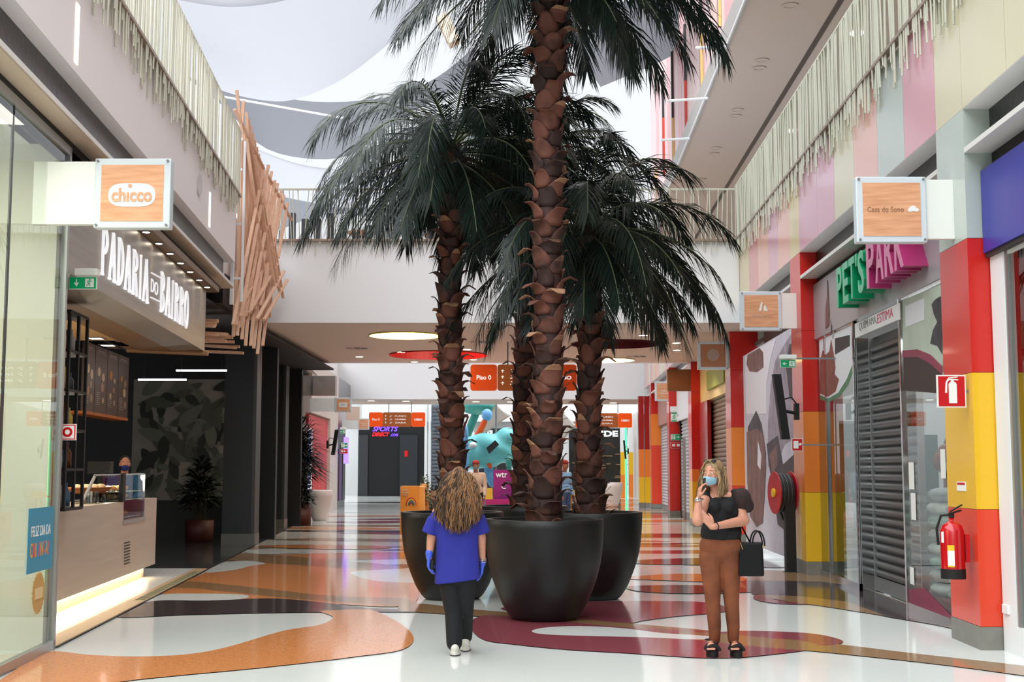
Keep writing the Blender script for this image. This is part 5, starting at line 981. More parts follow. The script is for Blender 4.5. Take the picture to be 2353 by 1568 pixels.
# escalator seen end on with louvred side
t = thing('escalator', 'escalator with grey louvred side and silver edges rising behind the left palm', 'escalator', (P(1020, 1100, 70).x, 70, 0))
a, c = P(990, 1150, 70), P(1062, 925, 70); b = MB(); n = 24
for k in range(n): z = .2 + (c.z - .4) * k / n; b.add([(a.x, 70, z), (c.x, 70, z), (c.x, 69.85, z + (c.z) / n * .9), (a.x, 69.85, z + c.z / n * .9)], [(0, 1, 2, 3)])
b.box((a.x, 70.01, 0), (c.x, 70.3, c.z)); b.build('louvres', mat('louvre_grey', (128, 136, 146), .5), t)
for x0, x1, m in ((975, 982, M['white']), (982, 984, M['grey']), (984, 990, M['white'])): q0, q1 = P(x0, 1120, 69.8), P(x1, 925, 69.8); MB().box((q0.x, 69.7, 0), (q1.x, 69.9, q1.z)).build('edge_trim', m, t)
q0, q1 = P(1056, 985, 69), P(1098, 925, 69); MB().add([(q0.x, 69.5, q1.z), (q0.x + .35, 69.5, q1.z), (q1.x, 69.5, 2.6), (q1.x - .35, 69.5, 2.6), (q0.x, 70, q1.z), (q0.x + .35, 70, q1.z), (q1.x, 70, 2.6), (q1.x - .35, 70, 2.6)], [(0, 1, 2, 3), (7, 6, 5, 4), (0, 4, 5, 1), (1, 5, 6, 2), (2, 6, 7, 3), (3, 7, 4, 0)]).build('balustrade', M['white'], t)
# play sculpture: turquoise bodies, orange and blue eyestalk
Yp = 63; tq = mat('play_turquoise', (110, 200, 204), .45, noise=.15, nscale=1.2); pbm = mat('play_blue', (110, 172, 222), .45); por = mat('play_orange', (226, 84, 20), .45); tqd = mat('play_teal', (60, 150, 140), .5, noise=.2, nscale=2)
sc_ = Yp / F
t = thing('play_sculpture', 'huge turquoise creature climbing sculpture with an orange stalk and blue ball', 'play sculpture', (P(1110, 1080, Yp).x, Yp, 0))
b = MB(); e = lambda x, y, rx, rz, ry=1.0, rot=None, dy=0: b.ell(P(x, y, Yp + dy), (rx * sc_, ry, rz * sc_), 20, 12, rot=rot)
e(1090, 1045, 32, 36, .9); e(1085, 1020, 22, 18, .7); e(1140, 1030, 58, 26, 1.0, Matrix.Rotation(radians(28), 3, 'Y')); e(1165, 1008, 28, 26, .8); e(1120, 1055, 34, 22, .7)
fused(b, 'body', [tq], t, .12, 6)
b = MB(); e(1119, 954, 12.5, 14, .28); b.build('eye_ball', pbm, t, smooth=True)
b = MB(); b.cap(P(1095, 1008, Yp), P(1113, 970, Yp), .18, .15); b.build('stalk', por, t, smooth=True)
b = MB(); e(1087, 1024, 10, 8, .3, None, -.6); b.build('white_patch', M['white'], t, smooth=True)
b = MB(); A = [P(1117, 1030, Yp - 1.15), P(1138, 1012, Yp - 1.15), P(1147, 1022, Yp - 1.15), P(1124, 1044, Yp - 1.15)]; b.poly([tuple(q) for q in A]); b.build('window_opening', M['dgrey'], t)
b = MB(); b.cap(P(1125, 1090, Yp), P(1132, 1110, Yp), .3, .22); b.cap(P(1120, 1065, Yp), P(1126, 1095, Yp), .2, .25); b.build('leg', pbm, t, smooth=True); b = MB(); b.cap(P(1124, 1068, Yp - .5), P(1126, 1074, Yp - .5), .12, .08); b.build('orange_knob', por, t, smooth=True)
for k, (x0, x1, y0, y1, m, lb) in enumerate(((1065, 1076, 978, 1012, pbm, 'small blue climbing figure left of the sculpture'), (1162, 1178, 1050, 1078, tqd, 'teal fin of the play area behind the palm trunk'))):
    b = MB(); c = P((x0 + x1) / 2, (y0 + y1) / 2, Yp - 2); b.ell(c, ((x1 - x0) / 2 * sc_, .3, (y1 - y0) / 2 * sc_)); b.cap(c, (c.x, c.y, .2), .12, .12); tag(b.build('play_figure', m, smooth=True), lb, 'play figure')
b = MB(); c = P(1100, 935, 66); b.ell(c, (45 * sc_, 1.4, 20 * sc_)); b.cap(c, (c.x - 2.0, 67, 0.0), .2, .25); tag(b.build('play_canopy', tqd, smooth=True), 'dark teal curved canopy above the blue ball', 'canopy')
# tent sails over the play area
def tri_sail(pts, lab, m, Y):
    P3 = [P(x, y, Y + dy) for x, y, dy in pts]; b = MB(); n = 12; c = sum(P3, Vector()) / 3; rows = []
    def pt(u, v):
        w = 1 - u - v; p = P3[0] * w + P3[1] * u + P3[2] * v; k = 27 * u * v * w; return p + Vector((0, .0, .10 * k)) + (c - p) * .45 * (max(0, 4 * (u * v + v * w + w * u) - 0) * (1 - k) * .35)
    for i in range(n):
        for j in range(n - i):
            a, b_, c_ = pt(i / n, j / n), pt((i + 1) / n, j / n), pt(i / n, (j + 1) / n); b.add([tuple(a), tuple(b_), tuple(c_)], [(0, 1, 2)])
            if j < n - i - 1: d = pt((i + 1) / n, (j + 1) / n); b.add([tuple(b_), tuple(d), tuple(c_)], [(0, 1, 2)])
    o = b.build('tent_sail', m, smooth=True); bm_ = bmesh.new(); bm_.from_mesh(o.data); bmesh.ops.remove_doubles(bm_, verts=bm_.verts, dist=.001); bmesh.ops.recalc_face_normals(bm_, faces=bm_.faces); bm_.to_mesh(o.data); bm_.free(); s_ = o.modifiers.new('t', 'SOLIDIFY'); s_.thickness = .02; return tag(o, lab, 'tent')
sm_ = translucent('tent_cloth', (206, 198, 192), .4)
tri_sail([(1098, 1010, 0), (1138, 925, 0), (1174, 955, 3)], 'pale tent sail above the turquoise sculpture', sm_, 64)
tri_sail([(1278, 925, 0), (1324, 978, 2), (1284, 1030, 0)], 'pale tent sail with a pointed foot between the palm trunks', sm_, 64)
for i, (px, yb) in enumerate(((1140, 64), (1283, 64.2))): b = MB(); q = P(px, 925, yb); b.tube([(q.x, yb, 0), (q.x, yb, q.z)], .05, 8); tag(b.build('tent_mast', M['grey']), ['mast of the tent sail over the sculpture', 'mast of the pointed tent sail'][i], 'mast')
# store with white lettering on the right
a, c = P(1308, 1150, 76), P(1428, 985, 76); t = thing('shoe_store', 'black store front with white capital lettering far back on the right', 'shop', (a.x, 76, 0)); MB().box((a.x, 76, 0), (c.x, 76.5, c.z)).build('facade', mat('store_black2', (24, 22, 22), .3, noise=.5, nscale=3), t)
ftext('SEASIDE', 1325, 1420, 990, 1004, 75.95, M['letterglow'], t, 0, .04)
b = MB(); rs = random.Random(2)
for k in range(26): q = P(rs.uniform(1312, 1424), rs.uniform(1018, 1120), 75.9); b.box((q.x, 75.9, q.z), (q.x + rs.uniform(.1, .8), 75.98, q.z + .06))
b.build('shelf_goods', mat('goods_brown', (110, 86, 60), .5), t)
a, c = P(1110, 1085, 76), P(1130, 985, 76); t = thing('dark_store', 'black store sign with white letters behind the sculpture', 'sign', tuple(a)); q0, q1 = P(1100, 1012, 76), P(1170, 985, 76); MB().box((q0.x, 76, 0), (q1.x, 76.4, q1.z)).build('panel', M['black'], t); ftext('SIL', 1119, 1136, 989, 1002, 75.95, M['letterglow'], t, 0, .04)
# pillars far right, green neon
for (x0, x1, seq, Y) in ((1427, 1438, 'wyo', 70), (1446, 1456, 'wyo', 72), (1460, 1465, 'wo', 73)):
    a, c = P(x0, 1100, Y), P(x1, 1100, Y); b = MB()
    zs = [(0, 1.26), (1.26, 2.5), (2.5, 4.58)]; ms = {'w': 9, 'y': 1, 'o': 5}
    for (z0, z1), ch in zip(zs, (seq + seq)[::-1]): b.box((a.x, Y, z0), (c.x, Y + .4, z1), ms[ch])
    struct(b.build('wall_pillar', RM))
b = MB(); q = P(1438.5, 1100, 66); b.tube([(q.x, 66, 0), (q.x, 66, 4.2)], .05, 8); tag(b.build('neon_tube', mat('neon_green', (60, 235, 140), .4, emit=1.0)), 'vertical green neon tube by the far striped pillar', 'light')
speaker(1432, 1440, 1012, 1055, 62, 'tiny black column loudspeaker by the green neon tube')
slab(RF, 'wall_right', [(55.6, 75, .5, 1.0, 0, 4.6)], [mat('far_right_wall', (190, 186, 182), .4)])
slab(lambda s, o, z: (s, o, z), 'wall_back', [(-9, 9, 77, 77.5, 4.4, 9)], [M['white']])
# purple counter, kiosks, yellow tables
t = thing('poster_stand', 'purple advertising stand with white lettering behind the palm trunks', 'stand', tuple(G(1150, 1166))); Y = G(1150, 1172).y; a, c = P(1133, 1172, Y), P(1200, 1080, Y); MB().box((a.x, Y, 0), (c.x, Y + .3, c.z)).build('panel', mat('stand_purple', (110, 24, 110), .4, col2=(160, 30, 100), nscale=.6), t)
ftext('wtr', 1139, 1166, 1086, 1098, Y - .01, M['paper'], t); ftext('C', 1152, 1163, 1113, 1124, Y - .01, M['paper'], t)
a, c = P(1098, 1166, Y - .3), P(1160, 1150, Y - .3); MB().box((a.x - .6, Y - .6, 0), (c.x + .5, Y - .3, .42)).build('bench', mat('bench_magenta', (170, 30, 100), .5), t)
a, c = P(1112, 1148, 44), P(1132, 1122, 44); t = thing('info_board', 'small yellow board on the railing behind the person in the pale shirt', 'board', tuple(a)); MB().box((a.x, 44, a.z), (c.x, 44.04, c.z)).build('sheet', mat('board_yellow', (226, 178, 60), .5), t); MB().box((a.x, 44.04, 0), (a.x + .05, 44.08, c.z)).build('post', M['grey'], t)
g = G(957, 1225); Y = 33.5; a, c = P(919, 1222, Y), P(964, 1118, Y)
t = thing('rainbow_stand', 'yellow orange stand with a small rainbow, left of the palm group', 'stand', (a.x, Y, 0)); om = mat('stand_orange', (232, 150, 54), .45); MB().box((a.x, Y, 0), (c.x, Y + .6, c.z)).build('panel', om, t)
MB().add([(c.x, Y, 0), (c.x + .13, Y + .1, 0), (c.x + .10, Y + .1, c.z - .02), (c.x, Y, c.z), (c.x, Y + .6, 0), (c.x + .13, Y + .6, 0), (c.x + .1, Y + .6, c.z - .02), (c.x, Y + .6, c.z)], [(0, 1, 2, 3), (7, 6, 5, 4), (0, 4, 5, 1), (1, 5, 6, 2), (2, 6, 7, 3)]).build('side_panel', mat('stand_side', (238, 170, 90), .45), t)
cc = P(945, 1160, Y); 
for k, col in enumerate(((200, 60, 60), (230, 190, 90), (70, 130, 150), (60, 60, 110))):
    r = .13 - .028 * k; b = MB(); b.tube([(cc.x + r * cos(q), Y - .008, cc.z - .02 + 1.5 * r * sin(q)) for q in [pi * j / 12 for j in range(13)]], .013, 5); b.build('rainbow_band', mat('rb' + str(k), col, .5), t)
ftext('Estamos', 924, 937, 1124, 1128, Y - .01, M['paper'], t, 0, 0); ftext('de volta', 924, 939, 1130, 1134, Y - .01, M['paper'], t, 0, 0); ftext('consigo', 924, 936, 1136, 1140, Y - .01, M['paper'], t, 0, 0)
for i, (x0, x1, yt, Y, lab) in enumerate(((963, 984, 1112, 34.6, 'tall tan planter box with a green bush, right of the rainbow stand'), (984, 1010, 1128, 36, 'darker brown planter box behind the tan one'))):
    a, c = P(x0, 1180, Y), P(x1, yt, Y); leafy('potted_plant', lab, ((a.x + c.x) / 2, Y + .2, 0), c.z * 1.25, .26, 220, pg if i == 0 else pdk, 40 + i, ([(0, 0), (.14, 0), ((c.x - a.x) * .5, c.z), ((c.x - a.x) * .42, c.z), (0, c.z - .1)], mat('box_tan' + str(i), ((188, 136, 84), (110, 76, 50))[i], .6)), lw=.03, ll=.16)
# café table far
for i, (px, py) in enumerate(((1290, 1150), (1312, 1152))):
    Y = 42 + i; a = P(px, 1130, Y); b = MB(); b.lathe([(0, .72), (.35, .72), (.35, .76), (0, .76)], (a.x, Y, 0), 20); b.tube([(a.x, Y, 0), (a.x, Y, .72)], .03, 8); b.box((a.x - .12, Y - .12, .765), (a.x + .12, Y + .12, .9)); b.lathe([(0, 0), (.2, 0), (.2, .02), (0, .02)], (a.x, Y, 0), 16)
    tag(b.build('cafe_table', mat('table_yellow', (214, 170, 60), .5)), ['small yellow cafe table seen between the palm trunks', 'second yellow cafe table right of the first one'][i], 'table')
b = MB(); a, c = P(1292, 1168, 36), P(1318, 1150, 36); b.box((a.x, 36, 0), (c.x, 36.8, .45)); tag(b.build('bench', mat('bench_pink', (196, 110, 110), .5)), 'low pink bench between the front and right palm trunks', 'bench')
# ---- upper deck of the footbridge: dark upright planters, round tables, chairs
dk = mat('deck_box', (54, 54, 58), .6)
for x0, x1, yt in ((663, 678, 489), (692, 708, 503), (721, 737, 503), (750, 766, 490), (779, 794, 532), (809, 823, 532), (838, 852, 518), (868, 881, 490), (897, 912, 505), (926, 940, 490), (953, 968, 504), (984, 997, 504), (1500, 1514, 505), (640, 648, 530)):
    a, c = P(x0, 560, 28.5), P(x1, yt, 28.5); h = c.z - 6.37; b = MB(); b.box((a.x, 28.5, 6.37), (c.x, 28.65, c.z)); tag(b.build('upright_box', dk), 'dark upright box post on the footbridge deck behind the rods', 'post', 'dark upright posts on the footbridge deck')
wt = mat('table_timber', (150, 90, 56), .5)
for i, px in enumerate((832, 1015)):
    Y = 31; c = P(px, 538 if i == 0 else 545, Y); t = thing('round_table', ['round brown timber table on the footbridge deck left of the left palm', 'round brown timber table on the deck behind the left palm'][i], 'table', (c.x, Y, 6.37)); r = (33 if i == 0 else 40) / F * Y
    b = MB(); b.lathe([(0, 0), (r * .8, 0), (r, .05), (r, .1), (0, .1)], (c.x, Y, c.z - .05), 28); b.build('tabletop', wt, t); b = MB(); b.tube([(c.x, Y, 6.37), (c.x, Y, c.z)], .05, 8); b.build('pedestal', M['dgrey'], t); MB().lathe([(0, 0), (.25, 0), (.25, .03), (0, .03)], (c.x, Y, 6.37), 20).build('foot', M['dgrey'], t)
    for sd, nm in ((-1, 'left'), (1, 'right')):
        x = c.x + sd * (r + .22); ch = thing('deck_chair', 'slanted timber chair ' + nm + ' of the ' + ['first', 'second'][i] + ' round deck table', 'chair', (x, Y, 6.37))
        MB().bar((x, Y, 6.37 + .40), (x + sd * .16, Y, 6.37 + .86), .04, .4, up=(0, 1, 0)).build('backrest', wt, ch); MB().box((x - .2, Y - .2, 6.75), (x + .2, Y + .2, 6.79)).build('seat', wt, ch)
        for u, v in ((-1, -1), (1, -1), (1, 1), (-1, 1)): MB().bar((x + .17 * u, Y + .17 * v, 6.37), (x + .17 * u, Y + .17 * v, 6.75), .03, .03).build('leg', wt, ch)
# distant glazed balustrade beyond the deck
b = MB(); b.box((-5.6, 36.2, 6.37), (5.0, 36.24, 7.2)); tag(b.build('glass_balustrade', glass('deck_glass', (200, 222, 232))), 'bluish glass balustrade at the back edge of the footbridge deck', 'balustrade')
# tie rods and cables
for i, (x0, y0, x1, y1) in enumerate(((1600, 110, 1673, 108), (1535, 232, 1628, 226), (1520, 322, 1586, 318))):
    e = W(x1, y1, XR - .05, TR); s = P(x0, y0, e.y + 1.0); b = MB(); b.tube([s, e], .035, 8); tag(b.build('tie_rod', M['white']), 'white tie rod fixed to the edge of the upper right soffit, ' + ['highest', 'middle', 'lowest'][i] + ' of three', 'rod')
# ---- fabric sails in the roof
def sail(nm, edge_lo, Ylo, edge_hi, Yhi, lab, m, belly=.0, n=26, rows=10):
    def at_(ed, u):
        k = u * (len(ed) - 1); i = min(int(k), len(ed) - 2); f = k - i; p = [ed[max(0, min(len(ed) - 1, j))] for j in (i - 1, i, i + 1, i + 2)]
        return tuple(.5 * ((2 * p[1][q]) + (-p[0][q] + p[2][q]) * f + (2 * p[0][q] - 5 * p[1][q] + 4 * p[2][q] - p[3][q]) * f * f + (-p[0][q] + 3 * p[1][q] - 3 * p[2][q] + p[3][q]) * f ** 3) for q in (0, 1))
    g = []
    for r in range(rows + 1):
        v = r / rows
        for k in range(n + 1):
            u = k / n; a = P(*at_(edge_lo, u), Ylo); c = P(*at_(edge_hi, u), Yhi); p = a.lerp(c, v); p.z -= belly * sin(pi * v) * sin(pi * u); g.append(tuple(p))
    b = MB(); b.add(g, [(r * (n + 1) + k, r * (n + 1) + k + 1, (r + 1) * (n + 1) + k + 1, (r + 1) * (n + 1) + k) for r in range(rows) for k in range(n)]); o = b.build('roof_sail', m, smooth=True); return tag(o, lab, 'sail')
cloth = translucent('sail_cloth', (168, 170, 176), .5); cloth_shaded = translucent('sail_cloth_shaded', (122, 124, 130), .45)  # second tone is the same cloth with shade put into its colour
sail('a', [(380, 150), (500, 205), (600, 230), (680, 228), (790, 180), (900, 95), (990, 15), (1080, -60)], 36, [(-200, -400), (100, -380), (400, -330), (700, -300), (1000, -330), (1300, -430)], 23, 'large white fabric sail sagging across the upper left of the roof', cloth, 1.2)
sail('b', [(430, 180), (520, 250), (600, 335), (700, 364), (800, 358), (880, 300), (960, 250), (1080, 200)], 52, [(420, 100), (560, 190), (700, 232), (880, 225), (1000, 180), (1100, 100)], 44, 'shade-toned fabric sail behind and below the largest one', cloth_shaded, .3)
sail('c', [(560, 420), (650, 452), (760, 470), (850, 462), (960, 440), (1080, 410)], 60, [(560, 330), (700, 380), (860, 385), (1080, 330)], 52, 'low fabric sail just above the footbridge railing', cloth, .2)
sail('d', [(360, -10), (480, 12), (560, 15), (650, 2), (760, -30)], 24, [(300, -200), (500, -190), (760, -220)], 18, 'white fabric sail whose belly just dips into the top of the picture', cloth, .3)
sail('e', [(1380, 200), (1440, 175), (1500, 150), (1560, 120)], 44, [(1260, 20), (1360, 10), (1460, 0), (1560, -20)], 34, 'white fabric sail between the tallest palm and the pink facade', cloth_shaded, .3)
sail('f', [(1040, 560), (960, 540), (870, 505), (800, 490), (720, 500), (640, 530)][::-1], 70, [(640, 440), (760, 475), (900, 470), (1040, 430)], 62, 'faint distant fabric sail low behind the deck tables', cloth_shaded, .2)
for i, (x0, y0, x1, y1, Y0, Y1) in enumerate(((510, 222, 790, 272, 40, 40), (408, 30, 850, 125, 35, 35), (420, 15, 560, 20, 30, 30), (800, 20, 980, 15, 34, 34))):
    b = MB(); b.tube([P(x0, y0, Y0), P(x1, y1, Y1)], .035 if i != 1 else .012, 6); tag(b.build('roof_cable', M['white']), ['thick pale pole under the shade-toned sail', 'thin cable across the largest sail', 'short pale beam at the top left of the roof', 'pale beam at the top behind the palms'][i], 'cable')
b = MB(); b.bar(P(1015, 40, 42), P(1045, 100, 42), .6, .4); tag(b.build('roof_strut', mat('strut_cream', (222, 204, 180), .6)), 'cream roof strut between the palm crowns', 'strut')
# ================================================================ people
def hand(b, w, d, s, n, k=1.0, curl=.35, spread=.0, m=0, tk=1.0):
    # w wrist, d towards the fingers, s thumb side, n palm side
    w, d, s, n = Vector(w), Vector(d).normalized(), Vector(s).normalized(), Vector(n).normalized()
    for o in (-.026, -.009, .009, .026): b.cap(w + s * o * .6 * k, w + d * .085 * k + s * o * k, .017 * k, .0135 * k, 10, m)
    for i, (o, L) in enumerate(((.028, .072), (.0095, .082), (-.0095, .076), (-.027, .060))):
        p = w + d * .085 * k + s * o * k; dd = (d + s * spread * (o / .028)).normalized(); c = curl * (1 + .12 * (i - 1)); r = .0092 * k * tk
        for j, f in enumerate((.45, .32, .27)):
            ang = c * (j + .6); q = (dd * cos(ang) + n * sin(ang)).normalized(); e = p + q * L * f * k; b.cap(p, e, r, r * .92, 8, m); p = e; r *= .92
    p = w + d * .022 * k + s * .026 * k; q = (d * .62 + s * .66 + n * .35).normalized(); e = p + q * .042 * k; b.cap(p, e, .0145 * k, .011 * k, 8, m)
    q = (d * .85 + s * .25 + n * .45).normalized(); f = e + q * .032 * k; b.cap(e, f, .011 * k, .0095 * k, 8, m); q = (d * .9 + n * .5).normalized(); b.cap(f, f + q * .022 * k, .0095 * k, .008 * k, 8, m)
class Head:
    def __init__(s, c, f, up=(0, 0, 1), k=1.0):
        s.c = Vector(c); s.f = Vector(f).normalized(); u = Vector(up); s.r = s.f.cross(u).normalized(); s.u = s.r.cross(s.f).normalized(); s.k = k
        s.R = Matrix((s.r, s.f, s.u)).transposed()
    def p(s, x, y, z): return s.c + (s.r * x + s.f * y + s.u * z) * s.k
    def ell(s, b, x, y, z, rx, ry, rz, m=0, n=14): b.ell(s.p(x, y, z), (rx * s.k, ry * s.k, rz * s.k), n, 9, m, s.R)
    def add(s, b):
        s.ell(b, 0, -.012, .03, .074, .092, .088); s.ell(b, 0, .018, -.03, .062, .068, .078); s.ell(b, 0, .045, -.075, .032, .034, .032)
        s.ell(b, 0, .060, .0, .052, .028, .05); b.cap(s.p(0, .084, .012), s.p(0, .100, -.024), .009 * s.k, .013 * s.k); s.ell(b, 0, .078, -.055, .022, .012, .009)
        for q in (-1, 1): s.ell(b, .074 * q, -.012, -.005, .010, .02, .032); s.ell(b, .036 * q, .062, -.02, .022, .02, .02)
    def eyes(s, t, iris=(70, 50, 36), brow=(90, 64, 44)):
        for q in (-1, 1):
            o = MB(); o.ell(s.p(.031 * q, .0775, .013), (.0125 * s.k, .0085 * s.k, .0055 * s.k), 12, 8, 0, s.R); o.ell(s.p(.030 * q, .0845, .013), (.0055 * s.k, .003 * s.k, .005 * s.k), 10, 6, 1, s.R); o.build('eye', [mat('eye_white', (226, 222, 216), .25), mat('iris' + str(iris[0]), iris, .2)], t, smooth=True)
            o = MB(); o.tube([s.p(.014 * q, .088, .036), s.p(.032 * q, .087, .040), s.p(.05 * q, .076, .035)], [.0025, .003, .0015], 6); o.build('eyebrow', mat('brow' + str(brow[0]), brow, .8), t)
    def mask(s, t, m, z0=-.012, folds=True):
        b = MB(); n, k = 14, 8; pts = []
        for j in range(k + 1):
            v = j / k; z = z0 - .010 - .062 * v
            for i in range(n + 1):
                a = (i / n - .5) * 2.3; c_ = 1 - abs(i / n - .5) * 2; bul = .024 * sin(pi * (.15 + .75 * v)) * c_ ** .8; rr = .068 + .002 * sin(v * pi * 7) * c_; y = .022 + (rr + .012) * cos(a) + bul - .016 * v; x = (rr + .004) * sin(a) * (1.0 - .16 * v * v); pts.append(tuple(s.p(x, y, z + (.5 - v) * .034 * (c_ - .35))))
        b.add(pts, [(j * (n + 1) + i, j * (n + 1) + i + 1, (j + 1) * (n + 1) + i + 1, (j + 1) * (n + 1) + i) for j in range(k) for i in range(n)]); o = b.build('face_mask', m, t, smooth=True); q = o.modifiers.new('t', 'SOLIDIFY'); q.thickness = .002
        b = MB()
        for q in (-1, 1): b.tube([s.p(.066 * q, .052, z0 - .012), s.p(.077 * q, .02, z0), s.p(.082 * q, -.006, .004)], .0018, 5)
        b.build('ear_loop', m, o)
# ---------------- person with the phone
Y0 = 11.5; A = lambda x, y, dy=0.0: P(x, y, Y0 + dy)
t = thing('person', 'person in black top and rust trousers holding a phone to the ear', 'person', (A(1660, 1500).x, Y0, 0))
b = MB(); hd = Head(A(1638, 1090, -.02), (-.60, -.78, -.06), (.04, 0, 1), 1.02); hd.add(b)
b.cap(A(1643, 1112, .03), A(1652, 1145, .03), .052, .056); b.cap(A(1628, 1143, .03), A(1684, 1143, .03), .05, .05)
b.ell(A(1655, 1168, .02), (.150, .095, .14)); b.cap(A(1655, 1180, .03), A(1655, 1225, .03), .11, .10); b.ell(A(1655, 1260, .03), (.14, .10, .11))
b.cap(A(1622, 1146, .02), A(1603, 1198, -.22), .052, .046); b.cap(A(1603, 1197, -.22), A(1605, 1148, -.2), .05, .029); hand(b, A(1605, 1146, -.2), (.18, -.1, 1), (.1, -1, 0), (.95, -.2, .1), 1.0, .62)
b.cap(A(1692, 1148, .02), A(1709, 1196, -.04), .056, .048); b.cap(A(1709, 1197, -.04), A(1640, 1211, -.24), .050, .028); hand(b, A(1637, 1211, -.24), (-.62, .0, .78), (.6, -.2, .7), (-.3, .9, -.2), .98, .12)
for x0, x1 in ((1636, 1641), (1676, 1685)): b.cap(A(x0, 1280, .03), A(x1, 1385, .0), .074, .046); b.cap(A(x1, 1385, .0), A(x1, 1478, .06), .045, .034)
for x in (1634, 1689):
    b.cap(A(x, 1480, .06), A(x, 1486, -.1), .035, .034)
    for i in range(5): b.cap(A(x - 8 + 4 * i, 1490, -.12), A(x - 8 + 4 * i, 1493, -.155), .0095, .009, 8)
fused(b, 'body', [M['skin']], t, .0058, 3)
# clothes
b = MB(); b.ell(A(1656, 1168, .02), (.162, .112, .125)); b.cap(A(1656, 1180, .03), A(1657, 1222, .03), .126, .128); b.cap(A(1640, 1224, .03), A(1674, 1224, .03), .118, .118); b.cap(A(1640, 1200, .03), A(1672, 1200, .03), .10, .10); b.cap(A(1622, 1141, .03), A(1627, 1178, -.01), .058, .066); b.cap(A(1691, 1139, .03), A(1683, 1178, -.01), .062, .068); b.ell(A(1642, 1166, -.055), (.066, .06, .062)); b.ell(A(1672, 1166, -.055), (.066, .06, .062))
b.cap(A(1627, 1136, .03), A(1630, 1160, -.02), .026, .04); b.cap(A(1692, 1134, .03), A(1684, 1160, -.02), .03, .04)
fused(b, 'top', [mat('top_black', (13, 14, 16), .8)], t, .008, 6)
b = MB(); b.cap(A(1637, 1256, .03), A(1676, 1256, .03), .118, .118); b.ell(A(1655, 1274, .04), (.178, .125, .11))
for x0, x1, x2 in ((1633, 1638, 1642), (1675, 1681, 1685)): b.cap(A(x0, 1280, .03), A(x1, 1385, .0), .106, .067); b.cap(A(x1, 1385, .0), A(x2, 1440, .03), .067, .058); b.cap(A(x2, 1440, .03), A(x2, 1470, .05), .058, .05)
tro = fused(b, 'trousers', [mat('suede_rust', (112, 60, 33), .75, noise=.35, nscale=5, bump=.35)], t, .0085, 7)
for sd, (x, y, dy) in enumerate(((1704, 1148, -.01), (1616, 1158, .05))):
    b = MB(); k = 1 if sd == 0 else .7; b.ell(A(x, y, dy), (.090 * k, .09 * k, .105 * k)); b.ell(A(x + 13 * (1 if sd == 0 else -.5), y + 14, dy + .02), (.062 * k, .075 * k, .068 * k)); b.ell(A(x - 10 * (1 if sd == 0 else -1), y - 12, dy), (.05 * k, .06 * k, .05 * k))
    o = fused(b, 'sleeve', [mat('sheer_dotted', (20, 16, 17), .85, alpha=.88, col2=(56, 38, 36), nscale=60)], t, .008, 5); o['label'] = 'sheer dotted puff sleeve'
for x in (1634, 1689):
    c = A(x, 1508); b = MB(); n = 20; out = [(c.x + .056 * sin(q) * (1 if cos(q) > 0 else .8), 11.47 - .125 * cos(q)) for q in [2 * pi * i / n for i in range(n)]]
    b.prism(out, lambda u, v, d: (u, v, d), 0, .062, 0); b.prism([(u, v) for u, v in out if v > 11.49] , lambda u, v, d: (u, v, d), .06, .10, 0)
    for y_, h in ((11.37, .072), (11.45, .09)):
        b.tube([(c.x + .055 * cos(q), y_, .052 + h * .62 * sin(q) + .01) for q in [pi * i / 10 for i in range(11)]], .016, 8)
    b.tube([(c.x + .04 * cos(q), 11.56 + .04 * sin(q), .135) for q in [2 * pi * i / 14 for i in range(15)]], .006, 6)
    b.build('platform_sandal', mat('shoe_black', (14, 12, 13), .75), t)
hd.eyes(t); hd.mask(t, mat('mask_blue', (140, 180, 200), .8))
hm = mat('hair_blonde', (176, 146, 104), .5, col2=(84, 64, 46), nscale=14, island=1.0, stretch=(1, 1, .3))
def strands(t, hd, roots, mt, name='hair', r=.006, seed=1, wave=.0, wl=.07, nseg=12):
    rs = random.Random(seed); b = MB()
    for (a, mid, e, jit) in roots:
        j = lambda s: Vector((rs.uniform(-s, s), rs.uniform(-s, s), rs.uniform(-s, s) * .4)); A_, B_, C_ = a + j(jit * .25), mid + j(jit * .7), e + j(jit); ph = rs.uniform(0, 6); amp = wave * rs.uniform(.5, 1.3); pts = []
        L = (B_ - A_).length + (C_ - B_).length
        for k in range(nseg + 1):
            u = k / nseg; p = A_ * (1 - u) ** 2 + B_ * 2 * u * (1 - u) + C_ * u * u; w = amp * min(1, u * 2.2); pts.append(p + Vector((sin(ph + u * L / wl * 2 * pi) * w, cos(ph * 1.3 + u * L / wl * 2 * pi) * w * .8, 0)))
        rr = r * rs.uniform(.7, 1.3); b.tube(pts, [rr * (.7 + .5 * sin(pi * min(1, k / nseg * 1.2))) * (1 if k < nseg else .2) for k in range(nseg + 1)], 5)
    return b.build(name, mt, t, smooth=True)
b = MB(); hd.ell(b, 0, -.020, .044, .083, .094, .086); hd.ell(b, 0, -.05, -.02, .076, .062, .1); hr = fused(b, 'hair_cap', [hm], t, .008, 3)
rs = random.Random(5); rt = []
for i in range(360):
    q = rs.uniform(-1, 1); top = hd.p(.015 + .028 * q, rs.uniform(-.07, .06), .128 - .02 * abs(q)); sd = 1 if q > 0 else -1
    y_ = rs.uniform(-.075, .042)
    if sd < 0: mid = hd.p(-.104, y_, .03); e = hd.p(-.082 + .02 * rs.random(), y_ - .02, -.15 - rs.uniform(0, .07))       # her right, image left
    else: mid = hd.p(.112, y_, .04); e = hd.p(.10 + .04 * rs.random(), y_ + .01, -.21 - rs.uniform(0, .10))
    rt.append((top, mid + hd.u * .02, e, .018))
